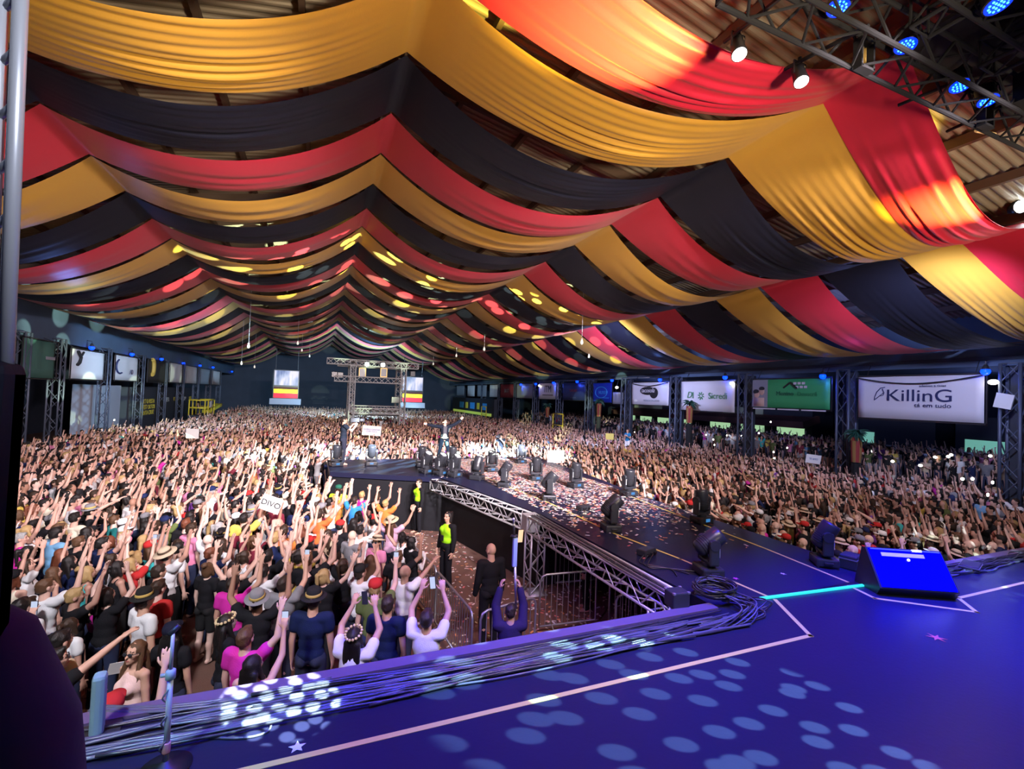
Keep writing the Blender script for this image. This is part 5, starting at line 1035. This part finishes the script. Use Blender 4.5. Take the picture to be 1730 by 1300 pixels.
        p = P(px, py, z); t = empty('hand_board', p, .15, lab, 'sign'); t.rotation_euler = (.1, tilt, -.25); b = MB(); b.box((0, 0, 0), (w_, .012, h)); b.build('board', mat('card_yellow', (.7, .6, .15)) if 'yellow' in lab else M_WHITEP, t)
        if s: text('lettering', s, .17 if len(s) < 5 else .13, M_BLACKM if len(s) < 5 else mat('ink_blue', (.05, .12, .4)), t, (0, -.012, 0), (PI/2, 0, 0), ext=.002)
def crowd():
    pts = []
    R_ = np.random.default_rng(11)
    def ok(x, y):
        if in_poly(x, y, PIT): return False
        if 1.6 < x < 8.6 and 43.8 < y < 49.2: return False
        if x < -12.6 or x > 25.5 or y > 82: return False
        if x < -10.6 and y > 40: return False
        if x > 21.8 and y > 58: return False
        if 22.9 < x < 25.6 and min(abs(y-q) for q in (8.9, 14.9, 20.8, 26.8, 32.8, 38.6, 44.6)) < .7: return False
        return True
    y = 5.14
    while y < 82:
        st = .54 if y < 22 else (.64 if y < 45 else .84); x = -13+R_.uniform(0, st); lo = -.50*y-1.2
        while x < 25.5:
            if x > lo and x < 3.0*y+3:
                X, Y = x+R_.uniform(-.15, .15), y+R_.uniform(-.12, .12)*(y > 5.3)+.0
                if ok(X, Y) and not (y < 13 and x > 19 and R_.random() < .35) and all((X-a)**2+(Y-b)**2 > .27 for a, b in TAKEN): pts.append((X, Y, 0.0))
            x += st
        y += st*.9
    for y in np.arange(7, 60, .8):
        for x in np.arange(26.2, 35.5, .85):
            if R_.random() < .8: pts.append((x+R_.uniform(-.2, .2), y+R_.uniform(-.2, .2), .9))
    pts = np.array(pts); vis = np.array([-60 < J((a, b, 1.6+c))[0] < W_+60 for a, b, c in pts]); pts = pts[vis]; d = np.hypot(pts[:, 0], pts[:, 1]); o = np.argsort(d); pts = pts[o]; nh = 30
    near, far = pts[:300-nh], pts[300-nh:]
    used = set(); PI_ = [0, 1, 2, 3, 4, 5, 6, 7, 8, 9, 10, 11, 12, 13, 14, 15]; WT = np.array([.06, .07, .07, .08, .04, .06, .06, .08, .05, .05, .08, .12, .10, .03, .06, .02]); WT = WT/WT.sum()
    cn = list(CLOTH); CW = np.array([.36, .20, .07, .06, .035, .04, .02, .012, .03, .04, .02, .04, .015, .012, .02, .03]); CW = CW/CW.sum()
    gar = {'t_shirt': 'T-shirt', 'tank_top': 'tank top'}
    for x, y, _ in near:
        if x > 9: zn = 'on the bar side of the catwalk' if x < 13 else 'by the bar side stage edge'
        elif y < 6.6: zn = 'at the stage lip'
        elif x > .6 and y < 14: zn = 'beside the pit barrier'
        elif x > -2.2 and y > 12.5: zn = 'near the angled catwalk end'
        elif x < -.34*y-.3: zn = 'behind the metal tower leg'
        else: zn = 'in the packed front crowd'
        for _t in range(300):
            pi = int(R_.choice(PI_, p=WT)); sex = PROTO[pi]['spec']['sex']; c = cn[int(R_.choice(len(cn), p=CW))]; sh = 'tank_top' if sex == 'F' and R_.random() < .6 else 't_shirt'
            hk = R_.random(); hat = None; hair = 'short' if sex == 'M' else ['long', 'long', 'ponytail', 'bun'][R_.integers(4)]; hn = ['black', 'dark brown', 'brown', 'blonde', 'auburn', 'grey'][int(R_.choice(6, p=[.32, .32, .16, .12, .05, .03]))]
            if sex == 'M' and hk < .10: hair = None; hd = 'bald head'
            elif hk < .18: hat = 'cap'; hatn = ['black', 'white', 'navy', 'black', 'grey', 'red', 'white'][R_.integers(7)]; hd = hatn+' cap'
            elif hk < .215: hat = 'felt_hat'; hatn = ['black', 'grey'][R_.integers(2)]; hd = hatn+' felt hat'
            elif hk < .235: hat = 'straw_hat'; hatn = 'beige'; hd = 'straw hat'
            else: hd = {'short': 'short %s hair', 'long': 'long %s hair', 'ponytail': '%s ponytail', 'bun': '%s hair bun'}[hair] % hn
            pose = PROTO[pi]['spec']['name']; core = '%s in %s %s with %s' % ('man' if sex == 'M' else 'woman', c, gar[sh], hd); lab = '%s, %s %s' % (core, pose, zn)
            if lab not in used and len(lab.split()) <= 16 and (('phone' not in pose) or core not in used): break
        used.add(lab); used.add(core)
        s = (1.0 if sex == 'M' else .95)*R_.uniform(.95, 1.06); sk = SKINS[int(R_.choice(5, p=[.32, .28, .16, .08, .16]))]; lg = 'shorts' if 'shorts' in PROTO[pi] and R_.random() < .4 else 'trousers'
        t = person(pi, Vector((x, y, 0)), face((x, y), j=R_.uniform(-.45, .45)), lab, sh, CLOTH[c], lg, (.03, .04, .09) if R_.random() < .6 else (.02, .02, .022), hair, HCOL[hn], sk, hat, CLOTH[hatn] if hat else (0, 0, 0), s, 'people standing near the stage', ('sunglasses',) if R_.random() < .04 else ())
        if 'phone' in pose: phone(t, pi, 'phone held up by the '+core, 'two hands' in pose, R_.random() < .75)
    # everyone beyond the nearest three hundred: one standing mass
    N = len(far); print('crowd: things', len(near)+nh, 'mass', N); VV = []; FF = []; CC = []; off = 0
    W2 = WT.copy(); W2[[10, 11, 12]] *= 2.2; W2[[0, 1, 4]] *= .7; W2 /= W2.sum(); sel = R_.choice(PI_, size=N, p=W2); dist = np.hypot(far[:, 0], far[:, 1]-0); lv = np.where(dist < 26, 0, 1); sty = R_.integers(0, 4, N)
    skins = np.array(SKINS); shc = np.array([CLOTH[q] for q in cn]); hcs = np.array([HCOL[q] for q in ('black', 'dark brown', 'brown', 'dark brown', 'black', 'blonde', 'black')]); lcs = np.array([(.03, .04, .09), (.02, .02, .022), (.3, .3, .32)])
    for pi in PI_:
        sex = PROTO[pi]['spec']['sex']; HMn = np.array(PROTO[pi]['HM'])
        for L in (0, 1):
            for st in (range(4) if sex == 'F' else (0, 1)):
                m = (sel == pi) & (lv == L) & ((sty == st) if sex == 'F' else ((sty == 0) == (st == 0)))
                idx = np.nonzero(m)[0]
                if not len(idx): continue
                parts = list(PROTO[pi]['lod' if L == 0 else 'lod2'])
                hv, ht = HAIR['short' if sex == 'M' else ['long', 'long', 'ponytail', 'bun'][st]][1+L]
                parts.append((hv@HMn[:3, :3].T+HMn[:3, 3], ht))
                v = np.concatenate([q[0] for q in parts]); pid = np.concatenate([np.full(len(q[0]), i) for i, q in enumerate(parts)]); o2 = np.cumsum([0]+[len(q[0]) for q in parts[:-1]]); f = np.concatenate([q[1]+k for q, k in zip(parts, o2)])
                n = len(idx); P_ = far[idx]; a = np.arctan2(-(SING.x-P_[:, 0]), SING.y-P_[:, 1])+R_.uniform(-.45, .45, n); s = (1.0 if sex == 'M' else .95)*R_.uniform(.94, 1.06, n); ca, sa = np.cos(a)*s, np.sin(a)*s
                vx = v[None, :, 0]*ca[:, None]-v[None, :, 1]*sa[:, None]+P_[:, 0:1]; vy = v[None, :, 0]*sa[:, None]+v[None, :, 1]*ca[:, None]+P_[:, 1:2]; vz = v[None, :, 2]*s[:, None]+P_[:, 2:3]
                VV.append(np.stack([vx, vy, vz], -1).reshape(-1, 3)); FF.append((f[None]+(np.arange(n)*len(v))[:, None, None]+off).reshape(-1, 3)); off += n*len(v)
                col = np.stack([skins[R_.choice(5, n, p=[.32, .28, .16, .08, .16])], shc[R_.choice(len(cn), n, p=CW)], lcs[R_.integers(0, 3, n)], hcs[R_.integers(0, 7, n)]], 1)
                CC.append(col[:, pid].reshape(-1, 3))
    V = np.concatenate(VV).astype(np.float32); F = np.concatenate(FF).astype(np.int32); C = np.concatenate(CC); print('crowd verts', len(V), 'tris', len(F))
    me = bpy.data.meshes.new('crowd'); me.vertices.add(len(V)); me.vertices.foreach_set('co', V.ravel()); me.loops.add(F.size); me.loops.foreach_set('vertex_index', F.ravel()); me.polygons.add(len(F))
    me.polygons.foreach_set('loop_start', np.arange(0, F.size, 3, dtype=np.int32)); me.polygons.foreach_set('use_smooth', np.ones(len(F), dtype=bool)); me.update()
    at = me.color_attributes.new('tint', 'FLOAT_COLOR', 'POINT'); at.data.foreach_set('color', np.c_[C, np.ones(len(C))].astype(np.float32).ravel()); me.materials.append(M_CROWD)
    tag(link('crowd', me), 'vast standing crowd filling the hall beyond the people near the stage', 'crowd', None, 'stuff')
    # torches of phones in the dark aisle
    m_t = mat('torch', (1, 1, 1), emit=(1, .97, .80), es=14); root = None
    for i, (px, py, x) in enumerate(((1302, 714, 30), (1282, 733, 26.5), (1253, 738, 26), (1268, 717, 29.8), (1330, 758, 25), (1307, 765, 24.5), (1308, 776, 23), (1471, 764, 27), (1508, 781, 25.5), (1555, 788, 25), (1580, 774, 27), (1602, 773, 26.5), (1607, 770, 27.5), (1673, 772, 26.5), (1626, 811, 22.5), (1643, 811, 22), (1677, 817, 21.5), (1669, 838, 19), (1193, 736, 24), (1207, 753, 23), (1228, 737, 26), (1205, 744, 23.5), (1072, 731, 25), (120, 747, -11.5), (193, 711, -11))):
        p = PX(px, py, x)
        lab = 'phone with its white torch lit, held up in the dark bar side crowd' if i < 23 else 'phone with torch lit near the black boxes, '+('nearer the metal pole' if i == 23 else 'by the cabin door')
        if root is None:
            root = tag(link('torch_phone', PH['m']), lab, 'phone', 'lit phone torches'); root.location = p; b = MB(); b.ball((0, 0, .03), (.075, .03, .055)); b.build('torch', m_t, root, True)
        else:
            r = dup(root, p, .2*i, lab)
def letters():
    bpy.context.view_layer.update(); dg = bpy.context.evaluated_depsgraph_get()
    for o in [o for o in scene.objects if o.type == 'FONT']:
        me = bpy.data.meshes.new_from_object(o.evaluated_get(dg)); n = link('writing', me, o.parent); n.matrix_local = o.matrix_local.copy()
        cu = o.data; bpy.data.objects.remove(o); bpy.data.curves.remove(cu); n.name = 'lettering'
# ================================================================== build
build_setting(); build_protos(); build_drapes(); build_stage(); build_trusses(); build_lamps(); build_sides(); build_stage_things(); build_fences(); build_confetti(); heroes(); crowd(); letters()
